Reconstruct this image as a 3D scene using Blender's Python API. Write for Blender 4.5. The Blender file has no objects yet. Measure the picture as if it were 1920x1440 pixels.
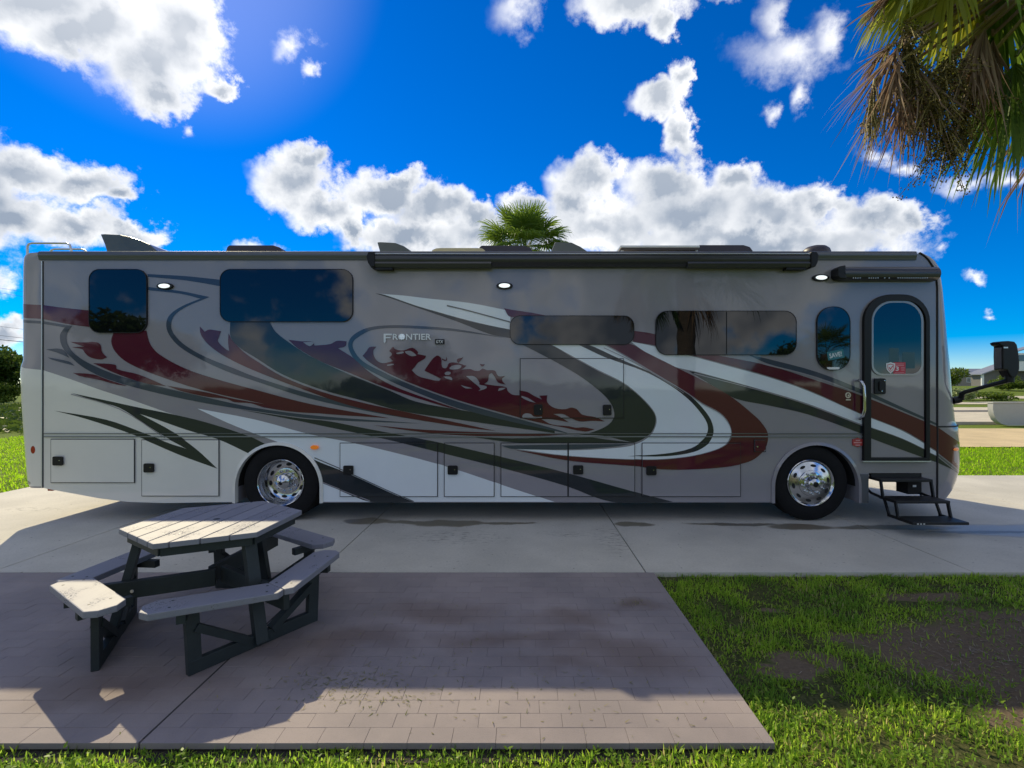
import bpy, bmesh, math, random
import numpy as np
from mathutils import Vector, Matrix, Quaternion
from mathutils.geometry import tessellate_polygon

rng = np.random.default_rng(7)
random.seed(7)
sc = bpy.context.scene
C = sc.collection
R = math.radians

# ------------------------------------------------------------------ camera
F, D, CH = 921.0, 6.1, 1.68          # focal length (px of a 1920 frame), distance to the coach side, eye height
VX, VY = 977.0, 724.0                # vanishing point of the depth lines
cd = bpy.data.cameras.new('camera')
cam = bpy.data.objects.new('camera', cd)
C.objects.link(cam)
cam.location = (0, -D, CH)
cam.rotation_euler = (R(90), 0, 0)
cd.sensor_width = 36
cd.lens = 36 * F / 1920
cd.shift_x = -(VX - 960) / 1920
cd.shift_y = (VY - 720) / 1920
cd.clip_start = 0.05
cd.clip_end = 4000
sc.camera = cam

# ------------------------------------------------------------------ world
SUN = Vector((-0.75, 1.005, 1.0)).normalized()
ELEV = math.asin(SUN.z)
AZ = math.atan2(SUN.x, SUN.y)
world = bpy.data.worlds.new('World')
sc.world = world
world.use_nodes = True
wn, wl = world.node_tree.nodes, world.node_tree.links
wn.clear()


def wnode(t, **k):
    n = wn.new(t)
    for a, b in k.items():
        setattr(n, a, b)
    return n


def wmath(op, a, b=None, c=None, clamp=False):
    n = wnode('ShaderNodeMath', operation=op, use_clamp=clamp)
    for i, v in enumerate((a, b, c)):
        if v is None:
            continue
        if isinstance(v, (int, float)):
            n.inputs[i].default_value = v
        else:
            wl.new(v, n.inputs[i])
    return n.outputs[0]


def wrange(v, a, b, c, d, smooth=True):
    n = wnode('ShaderNodeMapRange', interpolation_type='SMOOTHSTEP' if smooth else 'LINEAR')
    n.clamp = True
    wl.new(v, n.inputs[0])
    for i, x in enumerate((a, b, c, d)):
        n.inputs[i + 1].default_value = x
    return n.outputs[0]


def wmix(f, a, b):
    n = wnode('ShaderNodeMix', data_type='RGBA')
    if isinstance(f, (int, float)):
        n.inputs[0].default_value = f
    else:
        wl.new(f, n.inputs[0])
    for i, v in ((6, a), (7, b)):
        if isinstance(v, tuple):
            n.inputs[i].default_value = (*v, 1)
        else:
            wl.new(v, n.inputs[i])
    return n.outputs[2]


SKY_STRENGTH = 0.071
sky = wnode('ShaderNodeTexSky', sky_type='NISHITA')
sky.sun_disc = False
sky.sun_elevation = ELEV
sky.sun_rotation = AZ
sky.altitude = 0
sky.air_density = 0.8
sky.dust_density = 0.12
sky.ozone_density = 5.0
hsv = wnode('ShaderNodeHueSaturation')
hsv.inputs['Hue'].default_value = 0.512
hsv.inputs['Saturation'].default_value = 1.9
hsv.inputs['Value'].default_value = 1.0
wl.new(sky.outputs[0], hsv.inputs['Color'])

tc = wnode('ShaderNodeTexCoord')
sep = wnode('ShaderNodeSeparateXYZ')
wl.new(tc.outputs['Generated'], sep.inputs[0])
dx, dy, dz = sep.outputs
dys = wmath('MAXIMUM', dy, 0.08)
u = wmath('DIVIDE', dx, dys)
v = wmath('DIVIDE', dz, dys)
n1 = wnode('ShaderNodeTexNoise')
n1.inputs['Scale'].default_value = 7.0
n1.inputs['Detail'].default_value = 4
n1.inputs['Roughness'].default_value = 0.62
wl.new(tc.outputs['Generated'], n1.inputs['Vector'])
n2 = wnode('ShaderNodeTexNoise')
n2.inputs['Scale'].default_value = 26.0
n2.inputs['Detail'].default_value = 6
n2.inputs['Roughness'].default_value = 0.66
wl.new(tc.outputs['Generated'], n2.inputs['Vector'])
# billow the cloud outlines
sepn = wnode('ShaderNodeSeparateColor')
wl.new(n1.outputs['Color'], sepn.inputs[0])
sepm = wnode('ShaderNodeSeparateColor')
wl.new(n2.outputs['Color'], sepm.inputs[0])
uu = wmath('ADD', u, wmath('MULTIPLY', wmath('SUBTRACT', sepn.outputs[0], 0.5), 0.13))
uu = wmath('ADD', uu, wmath('MULTIPLY', wmath('SUBTRACT', sepm.outputs[0], 0.5), 0.075))
vv = wmath('ADD', v, wmath('MULTIPLY', wmath('SUBTRACT', sepn.outputs[1], 0.5), 0.13))
vv = wmath('ADD', vv, wmath('MULTIPLY', wmath('SUBTRACT', sepm.outputs[1], 0.5), 0.075))
comb = wnode('ShaderNodeCombineXYZ')
wl.new(uu, comb.inputs[0])
wl.new(vv, comb.inputs[1])

CLOUDS = [  # centre and radii of each cloud lobe, as directions (px of the tangent plane)
    (60, 5, 190, 75), (190, 60, 130, 75), (280, 110, 110, 85), (330, 60, 95, 115), (300, 175, 70, 45), (412, 148, 40, 22), (120, 70, 110, 55),
    (30, 315, 135, 48), (150, 340, 100, 38), (230, 365, 48, 26), (20, 400, 115, 48), (150, 425, 115, 38), (250, 438, 62, 28),
    (-60, 520, 85, 42), (5, 620, 62, 30), (-50, 380, 120, 120),
    (555, 335, 86, 60), (578, 296, 46, 32), (615, 390, 78, 42), (655, 432, 30, 38),
    (715, 362, 86, 44), (745, 338, 40, 26), (810, 400, 105, 46), (770, 450, 130, 42), (885, 400, 60, 40), (985, 376, 46, 36), (930, 445, 150, 48),
    (1105, 332, 72, 54), (1075, 385, 60, 60), (1130, 430, 150, 62), (1245, 345, 88, 58), (1370, 338, 50, 40), (1300, 400, 160, 78),
    (1455, 412, 150, 60), (1545, 383, 60, 36), (1650, 412, 105, 50), (1720, 405, 38, 42), (1420, 458, 330, 48),
    (1232, 195, 52, 40), (1272, 152, 26, 34), (1278, 250, 30, 50),
    (1180, 8, 120, 46), (1240, 45, 32, 34),
]
WISPS = [(1468, 105, 98, 50), (1438, 45, 30, 58), (1550, 70, 38, 48), (1500, 180, 20, 36), (962, 15, 50, 40), (1352, 2, 30, 16), (548, 92, 34, 26), (588, 140, 18, 16), (346, 240, 13, 18),
         (1768, 467, 24, 14), (1822, 521, 20, 9), (1852, 587, 17, 8), (1442, 220, 20, 22), (485, 458, 45, 14), (1700, 305, 40, 14), (1895, 322, 60, 20), (1810, 330, 55, 20), (1640, 290, 30, 14)]


def lobes(lst, k):
    res = None
    for cx, cy, rx, ry in [t[:4] for t in lst]:
        ma = wnode('ShaderNodeVectorMath', operation='MULTIPLY_ADD')
        sx, sy = F / (rx * 1.05), F / (ry * 1.05)
        wl.new(comb.outputs[0], ma.inputs[0])
        ma.inputs[1].default_value = (sx, sy, 0)
        ma.inputs[2].default_value = (-(cx - VX) / F * sx, -(VY - cy) / F * sy, 0)
        ln = wnode('ShaderNodeVectorMath', operation='LENGTH')
        wl.new(ma.outputs[0], ln.inputs[0])
        o = ln.outputs['Value']
        res = o if res is None else wmath('SMOOTH_MIN', res, o, k)
    return res


m = lobes(CLOUDS, 0.18)
mw = lobes(WISPS, 0.2)
# beyond the frame the fair-weather clouds simply go on, as a field over the dome
n3 = wnode('ShaderNodeTexNoise')
n3.inputs['Scale'].default_value = 2.6
n3.inputs['Detail'].default_value = 4
n3.inputs['Roughness'].default_value = 0.6
n3v = wnode('ShaderNodeVectorMath', operation='ADD')
n3v.inputs[1].default_value = (19.58, 9.13, 14.38)
wl.new(tc.outputs['Generated'], n3v.inputs[0])
wl.new(n3v.outputs[0], n3.inputs['Vector'])
field = wrange(n3.outputs[0], 0.34, 0.62, 1.7, 0.0, False)
front = wrange(dy, 0.36, 0.5, 0.0, 1.0)
mm = wnode('ShaderNodeMix', data_type='FLOAT')
wl.new(front, mm.inputs[0])
wl.new(field, mm.inputs[2])
wl.new(m, mm.inputs[3])
puff = wmath('MULTIPLY', wmath('SUBTRACT', n2.outputs[0], 0.5), 0.85)
dens = wrange(wmath('ADD', mm.outputs[0], puff), 1.12, 0.62, 0.0, 1.0)
thin = wrange(wmath('ADD', mw, wmath('MULTIPLY', puff, 1.5)), 1.25, -0.15, 0.0, 0.85)
thin = wmath('MULTIPLY', thin, front)
dens = wmath('MAXIMUM', dens, thin)
above = wrange(dz, -0.01, 0.03, 0.0, 1.0)
dens = wmath('MULTIPLY', dens, above)
# the puffs are lit from the sun's side: relief from the same noise sampled a little towards the sun
relief = []
for off in (0.0, 0.05):
    av = wnode('ShaderNodeVectorMath', operation='ADD')
    wl.new(tc.outputs['Generated'], av.inputs[0])
    av.inputs[1].default_value = tuple(off * c for c in SUN)
    nn = wnode('ShaderNodeTexNoise')
    nn.inputs['Scale'].default_value = 7.0
    nn.inputs['Detail'].default_value = 3.0
    nn.inputs['Roughness'].default_value = 0.55
    wl.new(av.outputs[0], nn.inputs['Vector'])
    relief.append(nn.outputs[0])
rel = wmath('MULTIPLY', wmath('SUBTRACT', relief[0], relief[1]), 1.15)
core = wrange(wmath('ADD', mm.outputs[0], wmath('MULTIPLY', wmath('SUBTRACT', n1.outputs[0], 0.5), 0.6)), 1.0, 0.15, 0.0, 1.0, False)
core = wmath('SUBTRACT', core, rel, clamp=True)
low = wrange(dz, 0.60, 0.22, 0.75, 1.0)
core = wmath('MULTIPLY', core, low)
CLOUD_LIT = (0.63, 0.63, 0.63)
CLOUD_CORE = (0.17, 0.205, 0.26)
ccol = wmix(core, CLOUD_LIT, CLOUD_CORE)
# thin cloud and air glow forward round the sun, which stands just above the frame
sdot = wnode('ShaderNodeVectorMath', operation='DOT_PRODUCT')
wl.new(tc.outputs['Generated'], sdot.inputs[0])
sdot.inputs[1].default_value = tuple(SUN)
near_sun = wrange(sdot.outputs['Value'], 0.955, 1.0, 0.0, 1.0)
ccol = wmix(wmath('MULTIPLY', wmath('MULTIPLY', near_sun, 0.4), wmath('SUBTRACT', 1.0, core)), ccol, (0.85, 0.84, 0.85))
skyscaled = wnode('ShaderNodeVectorMath', operation='SCALE')
wl.new(hsv.outputs[0], skyscaled.inputs[0])
skyscaled.inputs['Scale'].default_value = SKY_STRENGTH
veil = wmix(wmath('MULTIPLY', near_sun, 0.22), skyscaled.outputs[0], (0.42, 0.45, 0.62))
final = wmix(dens, veil, ccol)
bg = wnode('ShaderNodeBackground')
bg.inputs['Strength'].default_value = 1.0
wl.new(final, bg.inputs['Color'])
wo = wnode('ShaderNodeOutputWorld')
wl.new(bg.outputs[0], wo.inputs[0])
world.cycles.sampling_method = 'MANUAL'
world.cycles.sample_map_resolution = 512

# ------------------------------------------------------------------ sun, exposure
sd = bpy.data.lights.new('sun', 'SUN')
sd.energy = 2.55
sd.angle = R(0.53)
sd.color = (1.0, 0.865, 0.58)
sun = bpy.data.objects.new('sun', sd)
C.objects.link(sun)
sun.location = (-20, 30, 40)
sun.rotation_euler = SUN.to_track_quat('Z', 'Y').to_euler()
sc.view_settings.view_transform = 'Standard'
sc.view_settings.look = 'None'
sc.view_settings.exposure = 1.0
sc.view_settings.gamma = 1.0
sc.view_settings.use_curve_mapping = False
sc.cycles.use_denoising = True
sc.cycles.max_bounces = 5
sc.cycles.caustics_reflective = False
sc.cycles.caustics_refractive = False


# ------------------------------------------------------------------ helpers: places
def P(px, py, y=0.0):                # a point of the frontal plane at depth y
    return ((px - VX) / F * (D + y), y, CH - (py - VY) / F * (D + y))


def G(px, py, z=0.0):                # a point of the level z
    d = F * (CH - z) / (py - VY)
    return ((px - VX) / F * d, d - D, z)


# ------------------------------------------------------------------ helpers: materials
def new_mat(name):
    mt = bpy.data.materials.new(name)
    mt.use_nodes = True
    nt = mt.node_tree
    return mt, nt.nodes, nt.links, nt.nodes['Principled BSDF']


def mat(name, col, rough=0.5, metal=0.0, coat=0.0, ior=1.5, var=0.0, scale=8.0, bump=0.0, bscale=60.0, spec=None, stretch=None, emit=None, island=0.0):
    mt, n, l, b = new_mat(name)
    b.inputs['Base Color'].default_value = (*col, 1)
    b.inputs['Roughness'].default_value = rough
    b.inputs['Metallic'].default_value = metal
    b.inputs['IOR'].default_value = ior
    b.inputs['Coat Weight'].default_value = coat
    if name.startswith('paint'):
        b.inputs['Specular IOR Level'].default_value = 0.08
    b.inputs['Coat Roughness'].default_value = 0.04
    if spec is not None:
        b.inputs['Specular IOR Level'].default_value = spec
    if emit:
        b.inputs['Emission Color'].default_value = (*emit[:3], 1)
        b.inputs['Emission Strength'].default_value = emit[3]
    t = n.new('ShaderNodeTexCoord')
    vec = t.outputs['Object']
    if stretch:
        mp = n.new('ShaderNodeMapping')
        mp.inputs['Scale'].default_value = stretch
        l.new(vec, mp.inputs[0])
        vec = mp.outputs[0]
    colsock = None
    if var > 0:
        ns = n.new('ShaderNodeTexNoise')
        ns.inputs['Scale'].default_value = scale
        ns.inputs['Detail'].default_value = 6
        ns.inputs['Roughness'].default_value = 0.65
        l.new(vec, ns.inputs['Vector'])
        rp = n.new('ShaderNodeMapRange')
        rp.inputs[1].default_value = 0.25
        rp.inputs[2].default_value = 0.75
        rp.inputs[3].default_value = 1 - var
        rp.inputs[4].default_value = 1 + var
        l.new(ns.outputs[0], rp.inputs[0])
        hs = n.new('ShaderNodeHueSaturation')
        hs.inputs['Color'].default_value = (*col, 1)
        l.new(rp.outputs[0], hs.inputs['Value'])
        colsock = hs.outputs[0]
    if island > 0:
        gi = n.new('ShaderNodeObjectInfo')
        rp = n.new('ShaderNodeMapRange')
        rp.inputs[3].default_value = 1 - island
        rp.inputs[4].default_value = 1 + island
        l.new(gi.outputs['Random'], rp.inputs[0])
        hs = n.new('ShaderNodeHueSaturation')
        hs.inputs['Color'].default_value = (*col, 1)
        if colsock:
            l.new(colsock, hs.inputs['Color'])
        l.new(rp.outputs[0], hs.inputs['Value'])
        colsock = hs.outputs[0]
    if colsock:
        l.new(colsock, b.inputs['Base Color'])
    if bump > 0:
        nb = n.new('ShaderNodeTexNoise')
        nb.inputs['Scale'].default_value = bscale
        nb.inputs['Detail'].default_value = 5
        l.new(vec, nb.inputs['Vector'])
        bp = n.new('ShaderNodeBump')
        bp.inputs['Strength'].default_value = bump
        bp.inputs['Distance'].default_value = 0.01
        l.new(nb.outputs[0], bp.inputs['Height'])
        l.new(bp.outputs[0], b.inputs['Normal'])
    return mt


def leafy(name, a, c, trans=0.35, rough=0.45, per='island'):
    """thin leaf: two colours picked leaf by leaf, light shining through"""
    mt, n, l, b = new_mat(name)
    g = n.new('ShaderNodeNewGeometry')
    src = g.outputs['Random Per Island']
    if per == 'object':
        src = n.new('ShaderNodeObjectInfo').outputs['Random']
    mx = n.new('ShaderNodeMix')
    mx.data_type = 'RGBA'
    l.new(src, mx.inputs[0])
    mx.inputs[6].default_value = (*a, 1)
    mx.inputs[7].default_value = (*c, 1)
    b.inputs['Roughness'].default_value = rough
    b.inputs['Specular IOR Level'].default_value = 0.2
    l.new(mx.outputs[2], b.inputs['Base Color'])
    tr = n.new('ShaderNodeBsdfTranslucent')
    hs = n.new('ShaderNodeHueSaturation')
    hs.inputs['Value'].default_value = 1.5
    hs.inputs['Hue'].default_value = 0.485
    l.new(mx.outputs[2], hs.inputs['Color'])
    l.new(hs.outputs[0], tr.inputs[0])
    ms = n.new('ShaderNodeMixShader')
    ms.inputs[0].default_value = trans
    l.new(b.outputs[0], ms.inputs[1])
    l.new(tr.outputs[0], ms.inputs[2])
    l.new(ms.outputs[0], n['Material Output'].inputs[0])
    return mt


# ------------------------------------------------------------------ helpers: meshes
LOC = {}


def link(o, parent=None):
    C.objects.link(o)
    if parent is not None:
        o.parent = parent
        o.matrix_parent_inverse = Matrix.Translation(-Vector(LOC.get(parent.name, (0, 0, 0))))
    return o


def tag(o, label=None, cat=None, group=None, kind=None):
    if label:
        o['label'] = label
    if cat:
        o['category'] = cat
    if group:
        o['group'] = group
    if kind:
        o['kind'] = kind
    return o


def thing(name, loc, label, cat, group=None):
    o = bpy.data.objects.new(name, None)
    C.objects.link(o)
    o.location = loc
    o.empty_display_size = 0.2
    LOC[o.name] = loc
    return tag(o, label, cat, group)


class MB:
    def __init__(s):
        s.v, s.f = [], []

    def add(s, vs, fs):
        k = len(s.v)
        s.v += [tuple(x) for x in vs]
        s.f += [tuple(i + k for i in f) for f in fs]
        return s

    def box(s, x0, x1, y0, y1, z0, z1):
        return s.add([(x0, y0, z0), (x1, y0, z0), (x1, y1, z0), (x0, y1, z0), (x0, y0, z1), (x1, y0, z1), (x1, y1, z1), (x0, y1, z1)],
                     [(0, 3, 2, 1), (4, 5, 6, 7), (0, 1, 5, 4), (1, 2, 6, 5), (2, 3, 7, 6), (3, 0, 4, 7)])

    def beam(s, a, b, w, h, up=(0, 0, 1)):
        a, b, up = Vector(a), Vector(b), Vector(up)
        t = (b - a).normalized()
        sd_ = t.cross(up).normalized() * (w / 2)
        uu_ = sd_.cross(t).normalized() * (h / 2)
        vs = [p + x * sd_ + y * uu_ for p in (a, b) for x, y in ((-1, -1), (1, -1), (1, 1), (-1, 1))]
        return s.add(vs, [(0, 1, 2, 3), (7, 6, 5, 4), (0, 4, 5, 1), (1, 5, 6, 2), (2, 6, 7, 3), (3, 7, 4, 0)])

    def prism(s, poly, z0, z1):          # outline in x, y between two heights
        n = len(poly)
        area = sum(poly[i][0] * poly[(i + 1) % n][1] - poly[(i + 1) % n][0] * poly[i][1] for i in range(n))
        if area < 0:
            poly = poly[::-1]
        vs = [(x, y, z0) for x, y in poly] + [(x, y, z1) for x, y in poly]
        fs = [(i, (i + 1) % n, n + (i + 1) % n, n + i) for i in range(n)]
        tr = tessellate_polygon([[Vector((x, y, 0)) for x, y in poly]])
        for t in tr:
            a, b, c = t
            cr = (poly[b][0] - poly[a][0]) * (poly[c][1] - poly[a][1]) - (poly[b][1] - poly[a][1]) * (poly[c][0] - poly[a][0])
            if cr < 0:
                a, c = c, a
            fs += [(n + a, n + b, n + c), (c, b, a)]
        return s.add(vs, fs)

    def slab(s, poly, y0, y1):           # outline in x, z between depth y0 (front) and y1
        n = len(poly)
        area = sum(poly[i][0] * poly[(i + 1) % n][1] - poly[(i + 1) % n][0] * poly[i][1] for i in range(n))
        if area < 0:
            poly = poly[::-1]
        vs = [(x, y0, z) for x, z in poly] + [(x, y1, z) for x, z in poly]
        fs = [(i, n + i, n + (i + 1) % n, (i + 1) % n) for i in range(n)]
        tr = tessellate_polygon([[Vector((x, z, 0)) for x, z in poly]])
        for a, b, c in tr:
            cr = (poly[b][0] - poly[a][0]) * (poly[c][1] - poly[a][1]) - (poly[b][1] - poly[a][1]) * (poly[c][0] - poly[a][0])
            if cr < 0:
                a, c = c, a
            fs += [(a, b, c), (n + c, n + b, n + a)]
        return s.add(vs, fs)

    def sheet(s, tris, y):               # flat triangles in x, z facing the -y side
        for t in tris:
            (a, b, c) = t
            cr = (b[0] - a[0]) * (c[1] - a[1]) - (b[1] - a[1]) * (c[0] - a[0])
            if abs(cr) < 1e-9:
                continue
            if cr < 0:
                b, c = c, b
            s.add([(a[0], y, a[1]), (b[0], y, b[1]), (c[0], y, c[1])], [(0, 1, 2)])
        return s

    def tube(s, pts, r, n=8, cap=True):
        pts = [Vector(p) for p in pts]
        rings = []
        k0 = len(s.v)
        ref = Vector((0, 0, 1))
        for i, p in enumerate(pts):
            t = (pts[min(i + 1, len(pts) - 1)] - pts[max(i - 1, 0)]).normalized()
            if abs(t.dot(ref)) > 0.95:
                ref = Vector((0, 1, 0)) if abs(t.y) < 0.9 else Vector((1, 0, 0))
            a = t.cross(ref).normalized()
            b = a.cross(t)
            ref = b
            rr = r[i] if isinstance(r, (list, tuple)) else r
            rings.append([p + (a * math.cos(2 * math.pi * j / n) + b * math.sin(2 * math.pi * j / n)) * rr for j in range(n)])
        vs = [q for g in rings for q in g]
        fs = []
        for i in range(len(pts) - 1):
            for j in range(n):
                fs.append((i * n + j, i * n + (j + 1) % n, (i + 1) * n + (j + 1) % n, (i + 1) * n + j))
        if cap:
            fs.append(tuple(range(n))[::-1])
            fs.append(tuple((len(pts) - 1) * n + j for j in range(n)))
        return s.add(vs, fs)

    def lathe(s, prof, c, axis='y', n=48, close=False):   # prof: (radius, along axis)
        vs, fs = [], []
        for r, a in prof:
            for j in range(n):
                t = 2 * math.pi * j / n
                if axis == 'y':
                    vs.append((c[0] + r * math.cos(t), c[1] + a, c[2] + r * math.sin(t)))
                else:
                    vs.append((c[0] + r * math.cos(t), c[1] + r * math.sin(t), c[2] + a))
        k = len(prof)
        for i in range(k - 1 + (1 if close else 0)):
            i2 = (i + 1) % k
            for j in range(n):
                fs.append((i * n + j, i2 * n + j, i2 * n + (j + 1) % n, i * n + (j + 1) % n))
        return s.add(vs, fs)

    def build(s, name, mt, parent=None, smooth=0, recalc=False, bevel=0.0, uniq=None):
        me = bpy.data.meshes.new(name)
        me.from_pydata(s.v, [], s.f)
        me.validate()
        if recalc or bevel > 0:
            bm = bmesh.new()
            bm.from_mesh(me)
            if recalc:
                bmesh.ops.remove_doubles(bm, verts=bm.verts, dist=1e-5)
                bmesh.ops.recalc_face_normals(bm, faces=bm.faces)
            if bevel > 0:
                es = [e for e in bm.edges if len(e.link_faces) == 2 and e.calc_face_angle(0) > 0.6]
                bmesh.ops.bevel(bm, geom=es, offset=bevel, segments=2, affect='EDGES', profile=0.6)
            bm.to_mesh(me)
            bm.free()
        if mt:
            for q in (mt if isinstance(mt, (list, tuple)) else [mt]):
                me.materials.append(q)
        if smooth:
            me.shade_smooth()
            me.set_sharp_from_angle(angle=R(smooth))
        o = bpy.data.objects.new(name, me)
        return link(o, parent)


def np_mesh(name, verts, tris, mt, parent=None, smooth=False):
    me = bpy.data.meshes.new(name)
    verts = np.asarray(verts, np.float32).reshape(-1, 3)
    tris = np.asarray(tris, np.int32).reshape(-1, 3)
    me.vertices.add(len(verts))
    me.vertices.foreach_set('co', verts.ravel())
    me.loops.add(len(tris) * 3)
    me.loops.foreach_set('vertex_index', tris.ravel())
    me.polygons.add(len(tris))
    me.polygons.foreach_set('loop_start', np.arange(len(tris), dtype=np.int32) * 3)
    me.polygons.foreach_set('loop_total', np.full(len(tris), 3, np.int32))
    if smooth:
        me.polygons.foreach_set('use_smooth', np.ones(len(tris), bool))
    me.update(calc_edges=True)
    me.materials.append(mt)
    o = bpy.data.objects.new(name, me)
    return link(o, parent)


def rrect(x0, z0, x1, z1, r, n=7):
    """rounded rectangle outline, r one radius or (bottom-left, bottom-right, top-right, top-left)"""
    x0, x1 = min(x0, x1), max(x0, x1)
    z0, z1 = min(z0, z1), max(z0, z1)
    rs = r if isinstance(r, (list, tuple)) else (r,) * 4
    out = []
    for (cx, cz, a), q in zip(((x0, z0, 180), (x1, z0, 270), (x1, z1, 0), (x0, z1, 90)), rs):
        ox = cx + q if cx == x0 else cx - q
        oz = cz + q if cz == z0 else cz - q
        if q <= 1e-6:
            out.append((cx, cz))
            continue
        for i in range(n + 1):
            t = R(a + 90 * i / n)
            out.append((ox + q * math.cos(t), oz + q * math.sin(t)))
    return out


def ring(o_, i_, y0, y1, mb):            # frame between two outlines of equal length, x z plane
    n = len(o_)
    vs = [(x, y0, z) for x, z in o_] + [(x, y0, z) for x, z in i_] + [(x, y1, z) for x, z in o_] + [(x, y1, z) for x, z in i_]
    fs = []
    for i in range(n):
        j = (i + 1) % n
        fs += [(i, j, n + j, n + i), (2 * n + i, 3 * n + i, 3 * n + j, 2 * n + j), (i, 2 * n + i, 2 * n + j, j), (n + i, n + j, 3 * n + j, 3 * n + i)]
    return mb.add(vs, fs)


def smooth_poly(pts, thr=55, sub=4):
    """closed outline with rounded run and sharp tips (Catmull-Rom between the tips)"""
    n = len(pts)
    ps = [Vector(p) for p in pts]
    sharp = []
    for i in range(n):
        a = ps[i] - ps[i - 1]
        b = ps[(i + 1) % n] - ps[i]
        sharp.append(a.length < 1e-6 or b.length < 1e-6 or math.degrees(a.angle(b)) > thr)
    out = []
    for i in range(n):
        j = (i + 1) % n
        p1, p2 = ps[i], ps[j]
        L = (p2 - p1).length
        t1 = (p2 - p1) if sharp[i] else (p2 - ps[i - 1]).normalized() * L
        t2 = (p2 - p1) if sharp[j] else (ps[(j + 1) % n] - p1).normalized() * L
        for k in range(sub):
            t = k / sub
            h = (2 * t ** 3 - 3 * t ** 2 + 1) * p1 + (t ** 3 - 2 * t ** 2 + t) * t1 + (-2 * t ** 3 + 3 * t ** 2) * p2 + (t ** 3 - t ** 2) * t2
            out.append((h.x, h.y))
    return out


def tri_poly(poly):
    tr = tessellate_polygon([[Vector((x, y, 0)) for x, y in poly]])
    return [tuple(poly[i] for i in t) for t in tr]


def clip_tri(t, x0, x1, z0, z1):
    poly = list(t)
    for ax, lim, sgn in ((0, x0, 1), (0, x1, -1), (1, z0, 1), (1, z1, -1)):
        out = []
        for i in range(len(poly)):
            a, b = poly[i], poly[(i + 1) % len(poly)]
            da, db = (a[ax] - lim) * sgn, (b[ax] - lim) * sgn
            if da >= 0:
                out.append(a)
            if (da >= 0) != (db >= 0):
                k = da / (da - db)
                out.append((a[0] + (b[0] - a[0]) * k, a[1] + (b[1] - a[1]) * k))
        poly = out
        if len(poly) < 3:
            return []
    return [(poly[0], poly[i], poly[i + 1]) for i in range(1, len(poly) - 1)]


def text_tris(body, w, h, cx, cz, tilt=0.0, bold=0.0, shear=0.0):
    """letters as flat triangles in x, z, fitted to w x h round (cx, cz)"""
    cu = bpy.data.curves.new('letters', 'FONT')
    cu.body = body
    cu.size = 1
    cu.offset = bold
    cu.shear = shear
    cu.resolution_u = 3
    ob = bpy.data.objects.new('letters', cu)
    me = bpy.data.meshes.new_from_object(ob)
    me.calc_loop_triangles()
    co = [v_.co.copy() for v_ in me.vertices]
    tr = [tuple(t.vertices) for t in me.loop_triangles]
    bpy.data.objects.remove(ob)
    bpy.data.curves.remove(cu)
    bpy.data.meshes.remove(me)
    if not co:
        return []
    x0, x1 = min(c.x for c in co), max(c.x for c in co)
    y0, y1 = min(c.y for c in co), max(c.y for c in co)
    q = []
    ct, st = math.cos(tilt), math.sin(tilt)
    for c in co:
        x = ((c.x - x0) / (x1 - x0) - 0.5) * w
        z = ((c.y - y0) / (y1 - y0) - 0.5) * h
        q.append((cx + x * ct - z * st, cz + x * st + z * ct))
    return [tuple(q[i] for i in t) for t in tr]


# ================================================================== THE SETTING
def vnoise(x, y, cell, seed):
    """smooth value noise for scattering"""
    g = np.random.default_rng(seed).random((64, 64))
    fx, fy = np.asarray(x) / cell, np.asarray(y) / cell
    ix, iy = np.floor(fx).astype(int), np.floor(fy).astype(int)
    tx, ty = fx - ix, fy - iy
    tx, ty = tx * tx * (3 - 2 * tx), ty * ty * (3 - 2 * ty)
    a, b = g[ix % 64, iy % 64], g[(ix + 1) % 64, iy % 64]
    c, d = g[ix % 64, (iy + 1) % 64], g[(ix + 1) % 64, (iy + 1) % 64]
    return (a * (1 - tx) + b * tx) * (1 - ty) + (c * (1 - tx) + d * tx) * ty


def blotch(n, l, vec, spots, warp=0.25, wscale=3.0, k=0.15):
    """distance-like field (<1 inside) of irregular patches given as (x, y, rx, ry)"""
    ns = n.new('ShaderNodeTexNoise')
    ns.inputs['Scale'].default_value = wscale
    ns.inputs['Detail'].default_value = 5
    l.new(vec, ns.inputs['Vector'])
    sb = n.new('ShaderNodeVectorMath')
    sb.operation = 'SUBTRACT'
    l.new(ns.outputs['Color'], sb.inputs[0])
    sb.inputs[1].default_value = (0.5, 0.5, 0.5)
    ml = n.new('ShaderNodeVectorMath')
    ml.operation = 'SCALE'
    ml.inputs['Scale'].default_value = warp
    l.new(sb.outputs[0], ml.inputs[0])
    ad = n.new('ShaderNodeVectorMath')
    l.new(vec, ad.inputs[0])
    l.new(ml.outputs[0], ad.inputs[1])
    res = None
    for x, y, rx, ry in spots:
        mp = n.new('ShaderNodeMapping')
        mp.vector_type = 'TEXTURE'
        mp.inputs['Location'].default_value = (x, y, 0)
        mp.inputs['Scale'].default_value = (rx, ry, 1000)
        l.new(ad.outputs[0], mp.inputs[0])
        ln = n.new('ShaderNodeVectorMath')
        ln.operation = 'LENGTH'
        l.new(mp.outputs[0], ln.inputs[0])
        if res is None:
            res = ln.outputs['Value']
        else:
            mn = n.new('ShaderNodeMath')
            mn.operation = 'SMOOTH_MIN'
            l.new(res, mn.inputs[0])
            l.new(ln.outputs['Value'], mn.inputs[1])
            mn.inputs[2].default_value = k
            res = mn.outputs[0]
    return res


def nrange(n, l, s, a, b, c, d):
    r = n.new('ShaderNodeMapRange')
    r.interpolation_type = 'SMOOTHSTEP'
    l.new(s, r.inputs[0])
    for i, x in enumerate((a, b, c, d)):
        r.inputs[i + 1].default_value = x
    return r.outputs[0]


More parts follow.
